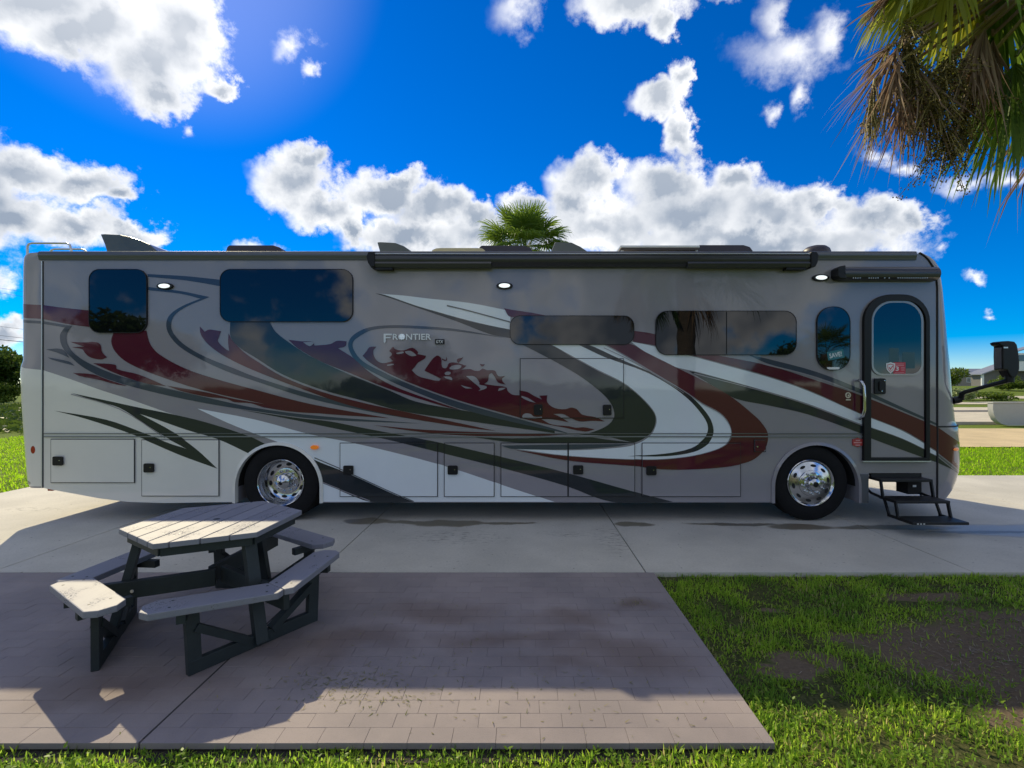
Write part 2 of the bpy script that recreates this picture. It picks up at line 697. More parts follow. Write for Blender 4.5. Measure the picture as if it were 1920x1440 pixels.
def nmix(n, l, f, a, b, mode='MIX'):
    x = n.new('ShaderNodeMix')
    x.data_type = 'RGBA'
    x.blend_type = mode
    if isinstance(f, (int, float)):
        x.inputs[0].default_value = f
    else:
        l.new(f, x.inputs[0])
    for i, v_ in ((6, a), (7, b)):
        if isinstance(v_, tuple):
            x.inputs[i].default_value = (*v_, 1)
        else:
            l.new(v_, x.inputs[i])
    return x.outputs[2]


def nnoise(n, l, vec, scale, detail=6, rough=0.6):
    t = n.new('ShaderNodeTexNoise')
    t.inputs['Scale'].default_value = scale
    t.inputs['Detail'].default_value = detail
    t.inputs['Roughness'].default_value = rough
    l.new(vec, t.inputs['Vector'])
    return t.outputs[0]


def concrete(name, col, stains=False):
    mt, n, l, b = new_mat(name)
    vec = n.new('ShaderNodeTexCoord').outputs['Object']
    big = nrange(n, l, nnoise(n, l, vec, 0.9), 0.3, 0.7, 0.86, 1.08)
    fine = nrange(n, l, nnoise(n, l, vec, 45, 8, 0.7), 0.3, 0.7, 0.92, 1.06)
    mul = n.new('ShaderNodeMath')
    mul.operation = 'MULTIPLY'
    l.new(big, mul.inputs[0])
    l.new(fine, mul.inputs[1])
    hs = n.new('ShaderNodeHueSaturation')
    hs.inputs['Color'].default_value = (*col, 1)
    l.new(mul.outputs[0], hs.inputs['Value'])
    c = hs.outputs[0]
    # dark grit and mould specks
    sp = nrange(n, l, nnoise(n, l, vec, 22, 3, 0.5), 0.66, 0.73, 0.0, 0.6)
    c = nmix(n, l, sp, c, (0.10, 0.09, 0.075))
    if stains:
        oil = [(-1.92, .02, .32, .15), (-.9, -.08, .48, .16), (-1.3, -.03, .5, .08), (-.2, -.08, .45, .06), (1.38, -.13, .27, .11), (2.6, -.13, .65, .07), (3.35, -.24, .42, .14), (4.45, -.26, .85, .12), (5.3, -.45, .7, .06)]
        f = blotch(n, l, vec, oil, 0.22, 3.5)
        k = nrange(n, l, f, 1.05, 0.72, 0.0, 0.80)
        c = nmix(n, l, k, c, (0.105, 0.075, 0.035))
        f2 = blotch(n, l, vec, [(-.75, -.62, .75, .35), (1.0, -.75, .25, .6), (.5, -.5, .4, .15), (-3.6, .5, 1.0, .3), (-3.2, .1, .7, .15), (6.2, 2.0, 1.2, .25), (-6.6, .6, .7, .12)], 0.3, 2.0)
        st = n.new('ShaderNodeMapping')
        st.inputs['Scale'].default_value = (4, 14, 1)
        l.new(vec, st.inputs[0])
        gr = nrange(n, l, nnoise(n, l, st.outputs[0], 2.2, 7, 0.7), 0.50, 0.66, 0.0, 0.75)
        fm = nrange(n, l, f2, 1.1, 0.3, 0.0, 1.0)
        mm_ = n.new('ShaderNodeMath')
        mm_.operation = 'MULTIPLY'
        l.new(gr, mm_.inputs[0])
        l.new(fm, mm_.inputs[1])
        c = nmix(n, l, mm_.outputs[0], c, (0.09, 0.085, 0.08))
        wet = blotch(n, l, vec, [(6.0, -.38, 1.3, .30), (7.2, -.15, 1.0, .35)], 0.3, 1.6)
        c = nmix(n, l, nrange(n, l, wet, 1.05, 0.8, 0.0, 0.45), c, (0.16, 0.15, 0.13))
        mn = n.new('ShaderNodeMath')
        mn.operation = 'MINIMUM'
        l.new(nrange(n, l, f, 1.0, 0.7, 0.85, 0.45), mn.inputs[0])
        l.new(nrange(n, l, wet, 1.0, 0.75, 0.85, 0.40), mn.inputs[1])
        l.new(mn.outputs[0], b.inputs['Roughness'])
    else:
        b.inputs['Roughness'].default_value = 0.85
    l.new(c, b.inputs['Base Color'])
    bp = n.new('ShaderNodeBump')
    bp.inputs['Strength'].default_value = 0.25
    bp.inputs['Distance'].default_value = 0.004
    l.new(nnoise(n, l, vec, 160, 4), bp.inputs['Height'])
    l.new(bp.outputs[0], b.inputs['Normal'])
    return mt


DIRT = [(2.95, -2.92, .80, .42), (3.6, -2.75, .8, .5), (1.80, -3.0, .26, .13), (1.60, -3.12, .2, .08), (2.62, -3.62, .26, .2), (2.85, -3.35, .45, .25), (3.3, -2.08, .45, .10), (2.3, -2.75, .3, .12), (1.9, -2.35, .15, .06)]


def lawn_material():
    mt, n, l, b = new_mat('lawn_soil')
    vec = n.new('ShaderNodeTexCoord').outputs['Object']
    g = nmix(n, l, nrange(n, l, nnoise(n, l, vec, 0.5), 0.3, 0.7, 0.0, 1.0), (0.125, 0.175, 0.035), (0.165, 0.21, 0.045))
    g = nmix(n, l, nrange(n, l, nnoise(n, l, vec, 30, 6), 0.35, 0.65, 0.0, 0.8), g, (0.07, 0.11, 0.012))
    soil = nmix(n, l, nnoise(n, l, vec, 40, 8), (0.075, 0.056, 0.038), (0.20, 0.155, 0.11))
    dirt = blotch(n, l, vec, DIRT, 0.35, 2.5)
    c = nmix(n, l, nrange(n, l, dirt, 1.15, 0.8, 0.0, 1.0), g, soil)
    # a thin thatch between the blades close to the patio
    close = blotch(n, l, vec, [(2.5, -3.0, 3.2, 1.6), (0.0, -4.6, 5.0, .75)], 0.5, 1.2)
    thatch = nmix(n, l, nrange(n, l, nnoise(n, l, vec, 55, 8, .7), .35, .65, 0.0, 1.0), (0.030, 0.042, 0.014), (0.095, 0.095, 0.04))
    tm = n.new('ShaderNodeMath')
    tm.operation = 'MULTIPLY'
    l.new(nrange(n, l, close, 1.05, .9, 0.0, 1.0), tm.inputs[0])
    l.new(nrange(n, l, dirt, 0.8, 1.15, 0.0, 1.0), tm.inputs[1])
    c = nmix(n, l, tm.outputs[0], c, thatch)
    l.new(c, b.inputs['Base Color'])
    b.inputs['Roughness'].default_value = 0.95
    b.inputs['Specular IOR Level'].default_value = 0.05
    bp = n.new('ShaderNodeBump')
    bp.inputs['Strength'].default_value = 0.45
    bp.inputs['Distance'].default_value = 0.02
    l.new(nnoise(n, l, vec, 35, 8), bp.inputs['Height'])
    l.new(bp.outputs[0], b.inputs['Normal'])
    return mt


M_lawn = lawn_material()
M_conc = concrete('driveway_concrete', (0.51, 0.485, 0.42), True)
M_road = concrete('sidewalk_concrete', (0.55, 0.43, 0.24))
M_path = concrete('road_concrete', (0.52, 0.47, 0.36))
M_gap = mat('joint_dirt', (0.035, 0.032, 0.03), 0.95, var=0.3, scale=30)


def ground_h(x, y):
    def ss(t):
        t = np.clip(t, 0, 1)
        return t * t * (3 - 2 * t)
    return -0.045 + 1.75 * ss((np.asarray(y) - 30) / 65) * ss((np.asarray(x) - 8) / 30)


# lawn: one sheet to the horizon, rising softly towards the houses
xs = np.unique(np.concatenate([np.linspace(-1500, -100, 8), np.linspace(-100, 160, 66), np.linspace(160, 1500, 8)]))
ys = np.unique(np.concatenate([np.linspace(-600, -20, 7), np.linspace(-20, 140, 41), np.linspace(140, 2500, 8)]))
gx, gy = np.meshgrid(xs, ys)
gv = np.stack([gx, gy, ground_h(gx, gy)], -1).reshape(-1, 3)
nx, ny = len(xs), len(ys)
q = (np.arange(ny - 1)[:, None] * nx + np.arange(nx - 1)[None]).ravel()
gt = np.concatenate([np.stack([q, q + 1, q + nx + 1], -1), np.stack([q, q + nx + 1, q + nx], -1)])
tag(np_mesh('lawn', gv, gt, M_lawn, smooth=True), kind='structure')

# driveway: a row of cast slabs, open joints between them
PX = [-8.2, -4.79, -1.83, 1.126, 4.09, 7.05, 10.0, 13.0, 16.0]
Y_NEAR, Y_FAR = -1.66, 3.15
drive = MB().box(-8.19, 15.99, Y_NEAR + .01, Y_FAR - .01, -.20, -.018).build('driveway', M_gap)
tag(drive, kind='structure')
for a, b in zip(PX[:-1], PX[1:]):
    MB().box(a + .005, b - .005, Y_NEAR, Y_FAR, -.15, 0.0).build('concrete_slab', M_conc, drive, bevel=.005)

# roads and paths beyond, to the right of the coach
def strip(name, mt, x0, x1, y0, y1, lift, n=24):
    vs, fs = [], []
    for i in range(n + 1):
        for j in range(2):
            x = x0 + (x1 - x0) * i / n
            y = (y0, y1)[j]
            vs.append((x, y, float(ground_h(x, y)) + lift))
    for i in range(n):
        fs.append((2 * i, 2 * i + 2, 2 * i + 3, 2 * i + 1))
    return tag(MB().add(vs, fs).build(name, mt), kind='structure')


strip('sidewalk', M_road, 6, 60, 7.6, 13.6, .030)
strip('road', M_path, 6, 80, 16.0, 33.0, .034)
strip('road', M_path, 14, 120, 38, 42, .038)
strip('path', M_path, 20, 120, 48, 53, .036)
strip('path', M_path, -90, -12, 36.5, 38.0, .03)
# the kerbs of the road in front of the houses
M_kerb = concrete('kerb_concrete', (0.42, 0.38, 0.33))
tag(MB().box(6, 60, 15.82, 16.0, -.05, .09).build('kerb', M_kerb, bevel=.02), kind='structure')
tag(MB().box(6, 60, 26.2, 26.4, -.05, .10).build('kerb', M_kerb, bevel=.02), kind='structure')

# patio of brick pavers
M_mortar = mat('paver_joint', (0.19, 0.16, 0.15), 0.95, var=0.25, scale=40)


def paver_material():
    mt, n, l, b = new_mat('brick_paver')
    vec = n.new('ShaderNodeTexCoord').outputs['Object']
    oi = n.new('ShaderNodeObjectInfo').outputs['Random']
    gi = n.new('ShaderNodeNewGeometry').outputs['Random Per Island']
    ad = n.new('ShaderNodeMath')
    ad.operation = 'ADD'
    l.new(oi, ad.inputs[0])
    l.new(gi, ad.inputs[1])
    fr = n.new('ShaderNodeMath')
    fr.operation = 'FRACT'
    l.new(ad.outputs[0], fr.inputs[0])
    c = nmix(n, l, fr.outputs[0], (0.27, 0.228, 0.222), (0.298, 0.254, 0.243))
    c = nmix(n, l, nrange(n, l, nnoise(n, l, vec, 1.1), 0.35, 0.65, 0.0, 0.6), c, (0.17, 0.15, 0.155))
    f = blotch(n, l, vec, [(-.62, -2.45, .45, .2), (.35, -2.55, .35, .18), (-1.15, -2.9, .5, .2), (.62, -3.0, .5, .2), (-.1, -2.9, .5, .15), (.85, -2.35, .16, .1), (-2.2, -3.4, .5, .2), (.3, -3.2, .3, .12)], 0.75, 1.9)
    c = nmix(n, l, nrange(n, l, f, 1.5, 0.1, 0.0, 0.55), c, (0.12, 0.075, 0.055))
    c = nmix(n, l, nrange(n, l, nnoise(n, l, vec, 120, 4, 0.7), 0.55, 0.72, 0.0, 0.35), c, (0.13, 0.11, 0.10))
    l.new(c, b.inputs['Base Color'])
    b.inputs['Roughness'].default_value = 0.8
    bp = n.new('ShaderNodeBump')
    bp.inputs['Strength'].default_value = 0.35
    bp.inputs['Distance'].default_value = 0.004
    l.new(nnoise(n, l, vec, 130, 5), bp.inputs['Height'])
    l.new(bp.outputs[0], b.inputs['Normal'])
    return mt


M_paver = paver_material()
PY0, PY1, PX0, PX1 = -3.788, -1.672, -5.3, 1.196
patio = MB().box(PX0, PX1 - .002, PY0 + .03, PY1, -.13, -.004).build('patio', M_mortar)
tag(patio, kind='structure')
MB().box(PX0, PX1 - .004, PY0 + .012, PY0 + .0295, -.13, -.031).build('footing', mat('shade_dark_footing', (0.03, 0.028, 0.022), 0.95, var=.4, scale=20), patio)  # shade under the patio lip is put into this dark colour
tag(MB().add([(PX0, PY0 - .07, -.0405), (PX1 - .01, PY0 - .07, -.0405), (PX1 - .01, PY0 + .011, -.0405), (PX0, PY0 + .011, -.0405)], [(0, 1, 2, 3)]).build('soil', mat('shade_dark_soil', (0.03, 0.026, 0.02), 0.95, var=.4, scale=25, bump=.6, bscale=60)), kind='structure')  # soil strip, its colour darkened to stand for the shadow gap
cells = []
rows = 20
rh = (PY1 - PY0) / rows
JX = -1.80
MB().box(JX - .006, JX + .006, PY0 + .031, PY1, -.004, -.0018).build('control_joint', M_gap, patio)
for r in range(rows):
    y0, y1 = PY0 + r * rh, PY0 + (r + 1) * rh
    for lo, hi, base in ((PX0, JX - .005, JX - .005), (JX + .005, PX1, JX + .005)):
        off = 0.105 * (r % 2) + random.uniform(-.012, .012)
        edges = [lo]
        x = lo + 0.21 - off if r % 2 else lo + 0.21
        while x < hi - .05:
            edges.append(x + random.uniform(-.006, .006))
            x += 0.21
        edges.append(hi)
        for a, b in zip(edges[:-1], edges[1:]):
            cells.append((a, b, y0, y1))


def in_frame(x, y):
    d = y + D
    return 0 < VX + F * x / d < 1920 and VY + F * CH / d < 1440


cells.sort(key=lambda c: (not in_frame((c[0] + c[1]) / 2, c[2]), c[2]))
rest = MB()
proto = {}
for i, (a, b, y0, y1) in enumerate(cells):
    g = 0.0007
    top = random.uniform(-.0016, 0.0)
    if i < 300:
        mb = MB().box(a + g, b - g, y0 + g, y1 - g, -.03, top)
        mb.build('brick', M_paver, patio, bevel=.0015)
    else:
        rest.box(a + g, b - g, y0 + g, y1 - g, -.03, top)
tag(rest.build('brick_paving', M_paver, patio), kind='stuff')


# ------------------------------------------------------------------ grass
def blades(name, xy, z0, length, width, mt, label, lean=0.6, seed=1):
    r = np.random.default_rng(seed)
    n_ = len(xy)
    L = length * r.uniform(0.5, 1.3, n_) * (0.7 + 0.6 * vnoise(xy[:, 0], xy[:, 1], .25, seed + 40))
    W = width * r.uniform(0.7, 1.3, n_)
    az = r.uniform(0, 2 * np.pi, n_)
    ln = np.abs(r.normal(0, lean, n_)).clip(0, 1.35)
    dirv = np.stack([np.cos(az), np.sin(az)], -1)
    face = az + np.pi / 2 + r.normal(0, .5, n_)
    sidev = np.stack([np.cos(face), np.sin(face)], -1)
    base = np.concatenate([xy, np.broadcast_to(z0, (n_,))[:, None]], 1)
    def pt(t, bend):
        a_ = ln * bend
        h = np.cos(a_) * L * t
        o = np.sin(a_) * L * t
        return base + np.concatenate([dirv * o[:, None], h[:, None]], 1)
    m_ = pt(0.55, 0.7)
    tip = pt(1.0, 1.15)
    s3 = np.concatenate([sidev, np.zeros((n_, 1))], 1) * W[:, None] / 2
    vs = np.stack([base - s3 * .7, base + s3 * .7, m_ - s3, m_ + s3, tip], 1)
    k = np.arange(n_)[:, None, None] * 5
    ts = np.array([[0, 1, 3], [0, 3, 2], [2, 3, 4]])[None] + k
    o = np_mesh(name, vs, ts, mt)
    return tag(o, label, 'grass', kind='stuff')


def scatter(x0, x1, y0, y1, per_m2, seed, keep=None):
    r = np.random.default_rng(seed)
    n_ = int((x1 - x0) * (y1 - y0) * per_m2)
    x, y = r.uniform(x0, x1, n_), r.uniform(y0, y1, n_)
    pr = 0.35 + 0.75 * vnoise(x, y, 0.16, seed + 5) * (0.5 + vnoise(x, y, 0.7, seed + 9))
    if keep is not None:
        pr = pr * keep(x, y)
    ok = r.random(n_) < pr
    return np.stack([x[ok], y[ok]], -1)


def dirt_keep(x, y):
    wx = x + (vnoise(x, y, .3, 31) - .5) * .5
    wy = y + (vnoise(x, y, .3, 32) - .5) * .35
    d_ = np.full(len(x), 9.0)
    for cx, cy, rx, ry in DIRT:
        d_ = np.minimum(d_, np.hypot((wx - cx) / rx, (wy - cy) / ry))
    return np.clip((d_ - .55) / .75, 0.07, 1)


def grass_mat(name, a, c, dark, dry, trans):
    mt, n, l, b = new_mat(name)
    vec = n.new('ShaderNodeTexCoord').outputs['Object']
    isl = n.new('ShaderNodeNewGeometry').outputs['Random Per Island']
    col = nmix(n, l, isl, a, c)
    col = nmix(n, l, nrange(n, l, nnoise(n, l, vec, 1.6, 3), .42, .62, 0.0, .6), col, dark)
    pick = n.new('ShaderNodeMath')
    pick.operation = 'MULTIPLY'
    pick.inputs[1].default_value = 37.7
    l.new(isl, pick.inputs[0])
    fr = n.new('ShaderNodeMath')
    fr.operation = 'FRACT'
    l.new(pick.outputs[0], fr.inputs[0])
    dd = n.new('ShaderNodeMath')
    dd.operation = 'MULTIPLY'
    l.new(nrange(n, l, fr.outputs[0], .86, .90, 0.0, 1.0), dd.inputs[0])
    l.new(nrange(n, l, nnoise(n, l, vec, 2.3, 3), .40, .62, .25, 1.0), dd.inputs[1])
    col = nmix(n, l, dd.outputs[0], col, dry)
    b.inputs['Roughness'].default_value = .55
    b.inputs['Specular IOR Level'].default_value = .1
    l.new(col, b.inputs['Base Color'])
    tr = n.new('ShaderNodeBsdfTranslucent')
    hs = n.new('ShaderNodeHueSaturation')
    hs.inputs['Value'].default_value = 1.8
    l.new(col, hs.inputs['Color'])
    l.new(hs.outputs[0], tr.inputs[0])
    ms = n.new('ShaderNodeMixShader')
    ms.inputs[0].default_value = trans
    l.new(b.outputs[0], ms.inputs[1])
    l.new(tr.outputs[0], ms.inputs[2])
    l.new(ms.outputs[0], n['Material Output'].inputs[0])
    return mt


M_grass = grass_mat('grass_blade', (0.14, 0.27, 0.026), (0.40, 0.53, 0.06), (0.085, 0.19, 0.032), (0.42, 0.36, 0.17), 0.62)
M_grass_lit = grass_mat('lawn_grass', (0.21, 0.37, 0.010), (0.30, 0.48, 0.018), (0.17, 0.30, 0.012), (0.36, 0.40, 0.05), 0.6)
pts = scatter(1.20, 4.9, -3.95, -1.63, 9500, 11, lambda x, y: dirt_keep(x, y) * np.clip(-.05 + 1.5 * vnoise(x, y, .17, 55), .06, 1))
blades('grass', pts, -.045, .040, .0070, M_grass, 'shaded lawn grass between the patio and the driveway', 1.0, 2)
pts = scatter(-3.2, 4.2, -4.5, -3.77, 12000, 12, lambda x, y: np.where((x < 1.2) & (y > -3.775 - .05 * vnoise(x, y, .10, 77)), 0.0, 1.0) * np.where(x > 1.2, dirt_keep(x, y), 1) * np.where((y > -3.95) & (x > 1.2), 0, 1))
blades('grass', pts, -.05, .046, .0076, M_grass, 'sunlit grass along the front edge of the brick patio', 1.0, 3)
pts = scatter(-17, -8.16, -1, 14, 560, 13)
blades('grass', pts, -.045, .07, .016, M_grass_lit, 'bright sunlit lawn grass left of the coach', .9, 4)
pts = scatter(6.0, 17, 3.10, 7.58, 700, 14, lambda x, y: np.where(np.hypot((x - 11.6) / 1.5, (y - 4.1) / .25) < 1, .05, 1))
blades('grass', pts, -.045, .065, .015, M_grass_lit, 'bright sunlit lawn grass behind the driveway on the right', .9, 5)
# broad-leaved weeds among the grass
def weeds(name, xy, mt, label, seed):
    r = np.random.default_rng(seed)
    V, T = [], []
    for x, y in xy:
        for k in range(r.integers(4, 8)):
            a = r.uniform(0, 6.28)
            L, w = r.uniform(.012, .030), r.uniform(.007, .014)
            up = r.uniform(.1, .9)
            h0 = -.03 + r.uniform(0, .05)
            dv = np.array([math.cos(a) * math.cos(up), math.sin(a) * math.cos(up), math.sin(up)])
            sv = np.array([-math.sin(a), math.cos(a), 0]) * w / 2
            p = np.array([x, y, h0])
            k0 = len(V)
            V += [p, p + dv * L * .35 + sv, p + dv * L * .7 + sv * .8, p + dv * L, p + dv * L * .7 - sv * .8, p + dv * L * .35 - sv]
            T += [(k0, k0 + 1, k0 + 5), (k0 + 1, k0 + 2, k0 + 5), (k0 + 2, k0 + 4, k0 + 5), (k0 + 2, k0 + 3, k0 + 4)]
    return tag(np_mesh(name, V, T, mt), label, 'weeds', kind='stuff')


M_weed = leafy('weed_leaf', (0.12, 0.22, 0.02), (0.22, 0.34, 0.04), 0.45, 0.4)
r_ = np.random.default_rng(21)
wp = np.concatenate([np.stack([r_.uniform(-2.8, 3, 520), r_.uniform(-4.35, -3.84, 520)], -1),
                     np.stack([r_.uniform(1.25, 3.2, 200), r_.uniform(-3.9, -3.25, 200)], -1)])
weeds('weeds', wp, M_weed, 'small round-leaved weeds in the sunlit grass at the patio edge', 22)
# clippings blown onto the patio, and dead straw on the bare patch
def litter(name, xy, z, mt, label, seed, ln=(.012, .035), w=.003):
    r = np.random.default_rng(seed)
    V, T = [], []
    for x, y in xy:
        a, L = r.uniform(0, 6.28), r.uniform(*ln)
        d_ = np.array([math.cos(a), math.sin(a), r.uniform(-.1, .35)]) * L
        s_ = np.array([-math.sin(a), math.cos(a), 0]) * w * r.uniform(.6, 1.8)
        p = np.array([x, y, z + .002])
        k0 = len(V)
        V += [p - s_ * .5, p + s_ * .5, p + d_ * .6 + s_ * .6, p + d_]
        T += [(k0, k0 + 1, k0 + 2), (k0, k0 + 2, k0 + 3)]
    return tag(np_mesh(name, V, T, mt), label, 'clippings', kind='stuff')


M_clip = leafy('clipping', (0.10, 0.13, 0.03), (0.30, 0.26, 0.12), 0.3, 0.7)
cl = []
for cx, cy, sx, sy, k in ((-1.0, -3.3, .18, .07, 110), (-.75, -3.45, .15, .08, 90), (-.55, -3.2, .3, .15, 70), (.1, -3.5, .7, .15, 60), (.85, -2.3, .07, .04, 50), (-1.2, -3.35, .25, .1, 60), (-.3, -2.9, 1.0, .5, 80), (.5, -3.3, .5, .3, 50)):
    cl.append(np.stack([r_.normal(cx, sx, k), r_.normal(cy, sy, k)], -1))
cl = np.concatenate(cl)
cl = cl[(cl[:, 0] < 1.15) & (cl[:, 1] > -3.76) & (cl[:, 1] < -1.7)]
litter('grass_clippings', cl, 0.0, M_clip, 'scattered dry grass clippings on the brick patio', 23)
M_straw = leafy('straw', (0.16, 0.13, 0.09), (0.36, 0.32, 0.26), 0.1, 0.9)
st_ = np.stack([r_.normal(2.95, .5, 650), r_.normal(-2.95, .3, 650)], -1)
st_ = st_[(st_[:, 0] > 1.3)]
litter('dead_grass', st_, -.042, M_straw, 'dead straw on the bare patch of lawn', 24, (.015, .06), .003)


# ================================================================== THE MOTORHOME
def paint(name, col, rough=0.32, metal=0.0, var=0.05):
    mt = mat(name, col, rough, metal, 1.0, 1.5, var=var, scale=0.8)
    n, l = mt.node_tree.nodes, mt.node_tree.links        # panels are never quite flat
    t = n.new('ShaderNodeTexCoord')
    w = nnoise(n, l, t.outputs['Object'], 1.7, 2, .4)
    bp = n.new('ShaderNodeBump')
    bp.inputs['Strength'].default_value = 0.35
    bp.inputs['Distance'].default_value = 0.012
    l.new(w, bp.inputs['Height'])
    l.new(bp.outputs[0], n['Principled BSDF'].inputs['Coat Normal'])
    return mt


M_grey = paint('paint_taupe_grey', (0.275, 0.26, 0.28))
M_pale = paint('paint_pale_silver', (0.69, 0.68, 0.63))
M_white = paint('paint_ice_white', (0.72, 0.77, 0.80))
M_dark = paint('paint_charcoal', (0.020, 0.026, 0.031))
M_slate = paint('paint_slate', (0.045, 0.058, 0.082))
M_maroon = paint('paint_maroon', (0.078, 0.008, 0.021))
M_line = paint('paint_pinstripe', (0.11, 0.115, 0.12))
M_black = mat('black_plastic', (0.007, 0.007, 0.008), 0.42, var=0.1, spec=0.3)
M_seal = mat('seam_rubber', (0.008, 0.008, 0.009), 0.7)
M_awn = mat('awning_case', (0.028, 0.028, 0.034), 0.35, coat=0.3, var=0.08)
M_rail = mat('roof_rail_metal', (0.10, 0.105, 0.12), 0.35, 0.2, coat=0.3, var=0.05)
M_glass = mat('tinted_glass', (0.004, 0.005, 0.006), 0.02, 0.0, 0.0, 1.58)
M_chrome = mat('chrome', (0.56, 0.57, 0.59), 0.16, 1.0)
M_tyre = mat('tyre_rubber', (0.009, 0.009, 0.010), 0.8, spec=0.2, bump=0.2, bscale=80, var=0.25, scale=14)
M_under = mat('underbody', (0.012, 0.012, 0.012), 0.9)
M_steel = mat('black_step_steel', (0.014, 0.014, 0.015), 0.5, 0.3, var=0.25, scale=30)
M_amber = mat('amber_lens', (0.75, 0.20, 0.02), 0.15, coat=1.0, emit=(1.0, 0.25, 0.02, 0.10))
M_redl = mat('red_lens', (0.30, 0.01, 0.012), 0.15, coat=1.0)
M_lamp = mat('lamp_lens', (0.8, 0.85, 0.85), 0.2, emit=(0.92, 1.0, 1.0, 0.45))
M_rubroof = mat('roof_membrane', (0.62, 0.60, 0.56), 0.7, var=0.1)
M_smoke = mat('smoked_vent_plastic', (0.065, 0.075, 0.06), 0.3, coat=0.4, var=0.1)
M_ac = mat('air_conditioner_shell', (0.022, 0.018, 0.026), 0.45, var=0.1)
M_beige = mat('beige_plastic', (0.48, 0.42, 0.24), 0.5, var=0.06)
M_alu = mat('aluminium', (0.62, 0.62, 0.60), 0.35, 0.7, var=0.06)
M_solar = mat('panel_underside', (0.05, 0.04, 0.035), 0.6, var=0.2)

BW = 2.55
RV = thing('motorhome', (-0.3, 1.27, 0), 'grey, white and maroon motorhome with swooping stripes parked on the concrete driveway', 'motorhome')


def X(px):
    return (px - VX) / F * D


def Z(py):
    return CH - (py - VY) / F * D


def xz(pts_):
    return [(X(a), Z(b)) for a, b in pts_]


# body side: outline with wheel arches and the step well
def arch(cx, cy, r, x0, x1):
    a = [(x0, 942)]
    for i in range(25):
        t = math.pi - math.pi * i / 24
        a.append((cx + r * math.cos(t), cy - r * math.sin(t)))
    a.append((x1, 942))
    return a


side = [(81, 915), (240, 941)]
side += arch(521.5, 913.5, 79.5, 442, 601)
side += arch(1530, 913, 79, 1451, 1609)
side += [(1628, 942), (1629, 887), (1757, 887), (1757, 540), (1755, 520), (1750, 502), (1741, 488), (1728, 476), (81, 476)]
body = MB().slab(xz(side), 0.0, BW)
body.build('body', M_grey, RV)
MB().slab(xz([(1727, 887.2), (1729, 938), (1757, 939), (1757, 887.2)]), 0.0, .035).build('skirt', M_grey, RV)

# roof: crowned, with a rounded rail along each side
rf = MB()
ny_ = 12
vs, fs = [], []
for j, px in enumerate((60, 1726)):
    for i in range(ny_ + 1):
        t = i / ny_
        vs.append((X(px), BW * t, Z(476) + .02 + .085 * math.sin(math.pi * t) ** .6))
for i in range(ny_):
    fs.append((i, i + 1, ny_ + 1 + i + 1, ny_ + 1 + i)[::-1])
rf.add(vs, fs)
rf.build('roof', M_rubroof, RV, smooth=60)
prof = [(0.0, -.095), (-.018, -.09), (-.022, -.06), (-.030, -.05), (-.030, -.02), (-.018, .012), (.03, .026), (.09, .03), (.09, -.095)]
for s_, yb in ((1, 0.0), (-1, BW)):
    mb = MB()
    n_ = len(prof)
    vs = [(X(px), yb + s_ * a, Z(472) + b - .012) for px in (75, 1716) for a, b in prof]
    fs = [(i, (i + 1) % n_, n_ + (i + 1) % n_, n_ + i) for i in range(n_)] + [tuple(range(n_)), tuple(range(n_, 2 * n_))]
    mb.add(vs, fs).build('roof_rail', M_rail, RV, smooth=40, recalc=True)


# front cap, lofted: rounded corner that sweeps to the nose
def lerp_tab(tab, y):
    for (a, b), (c, d_) in zip(tab[:-1], tab[1:]):
        if a <= y <= c:
            return b + (d_ - b) * (y - a) / (c - a)
    return tab[0][1] if y < tab[0][0] else tab[-1][1]


SEAM = [(474, 1724), (480, 1733), (488, 1741), (502, 1750), (520, 1755), (540, 1757), (945, 1757)]
SIL = [(474, 1730), (480, 1744), (488, 1754), (500, 1761), (540, 1767.5), (600, 1773), (700, 1782), (760, 1787.5), (790, 1791), (799, 1794), (801, 1797), (840, 1800), (865, 1800.5), (885, 1798.5), (905, 1793), (922, 1786), (938, 1773)]
NEXP = 2.6


def se(t):
    c, s_ = abs(math.cos(t)) ** (2 / NEXP), abs(math.sin(t)) ** (2 / NEXP)
    return s_, 1 - c                      # forward, inward


def cap_a(py):
    xs_, target = X(lerp_tab(SEAM, py)), lerp_tab(SIL, py)
    lo, hi = 0.0, 1.6
    for _ in range(30):
        a = (lo + hi) / 2
        mx = max(VX + F * (xs_ + a * se(t)[0]) / (D + BW / 2 * se(t)[1]) for t in [i * math.pi / 60 for i in range(31)])
        lo, hi = (a, hi) if mx < target else (lo, a)
    return xs_, a


CAPZ = [474, 477, 480, 484, 488, 494, 500, 510, 520, 540, 570, 600, 650, 700, 740, 770, 790, 799, 801, 815, 840, 865, 885, 897, 905, 914, 922, 930, 938]
CAPA = {py: cap_a(py) for py in CAPZ}


def cap_pt(py, t, off=0.0):
    py = min(max(py, 474), 938)
    lo = max(k for k in CAPZ if k <= py)
    hi = min(k for k in CAPZ if k >= py)
    k = 0 if hi == lo else (py - lo) / (hi - lo)
    xs_ = CAPA[lo][0] * (1 - k) + CAPA[hi][0] * k
    a = CAPA[lo][1] * (1 - k) + CAPA[hi][1] * k
    f_, i_ = se(t)
    return (xs_ + (a + off) * f_ if t > 0 else xs_, BW / 2 * i_ - off * math.cos(t), Z(py))


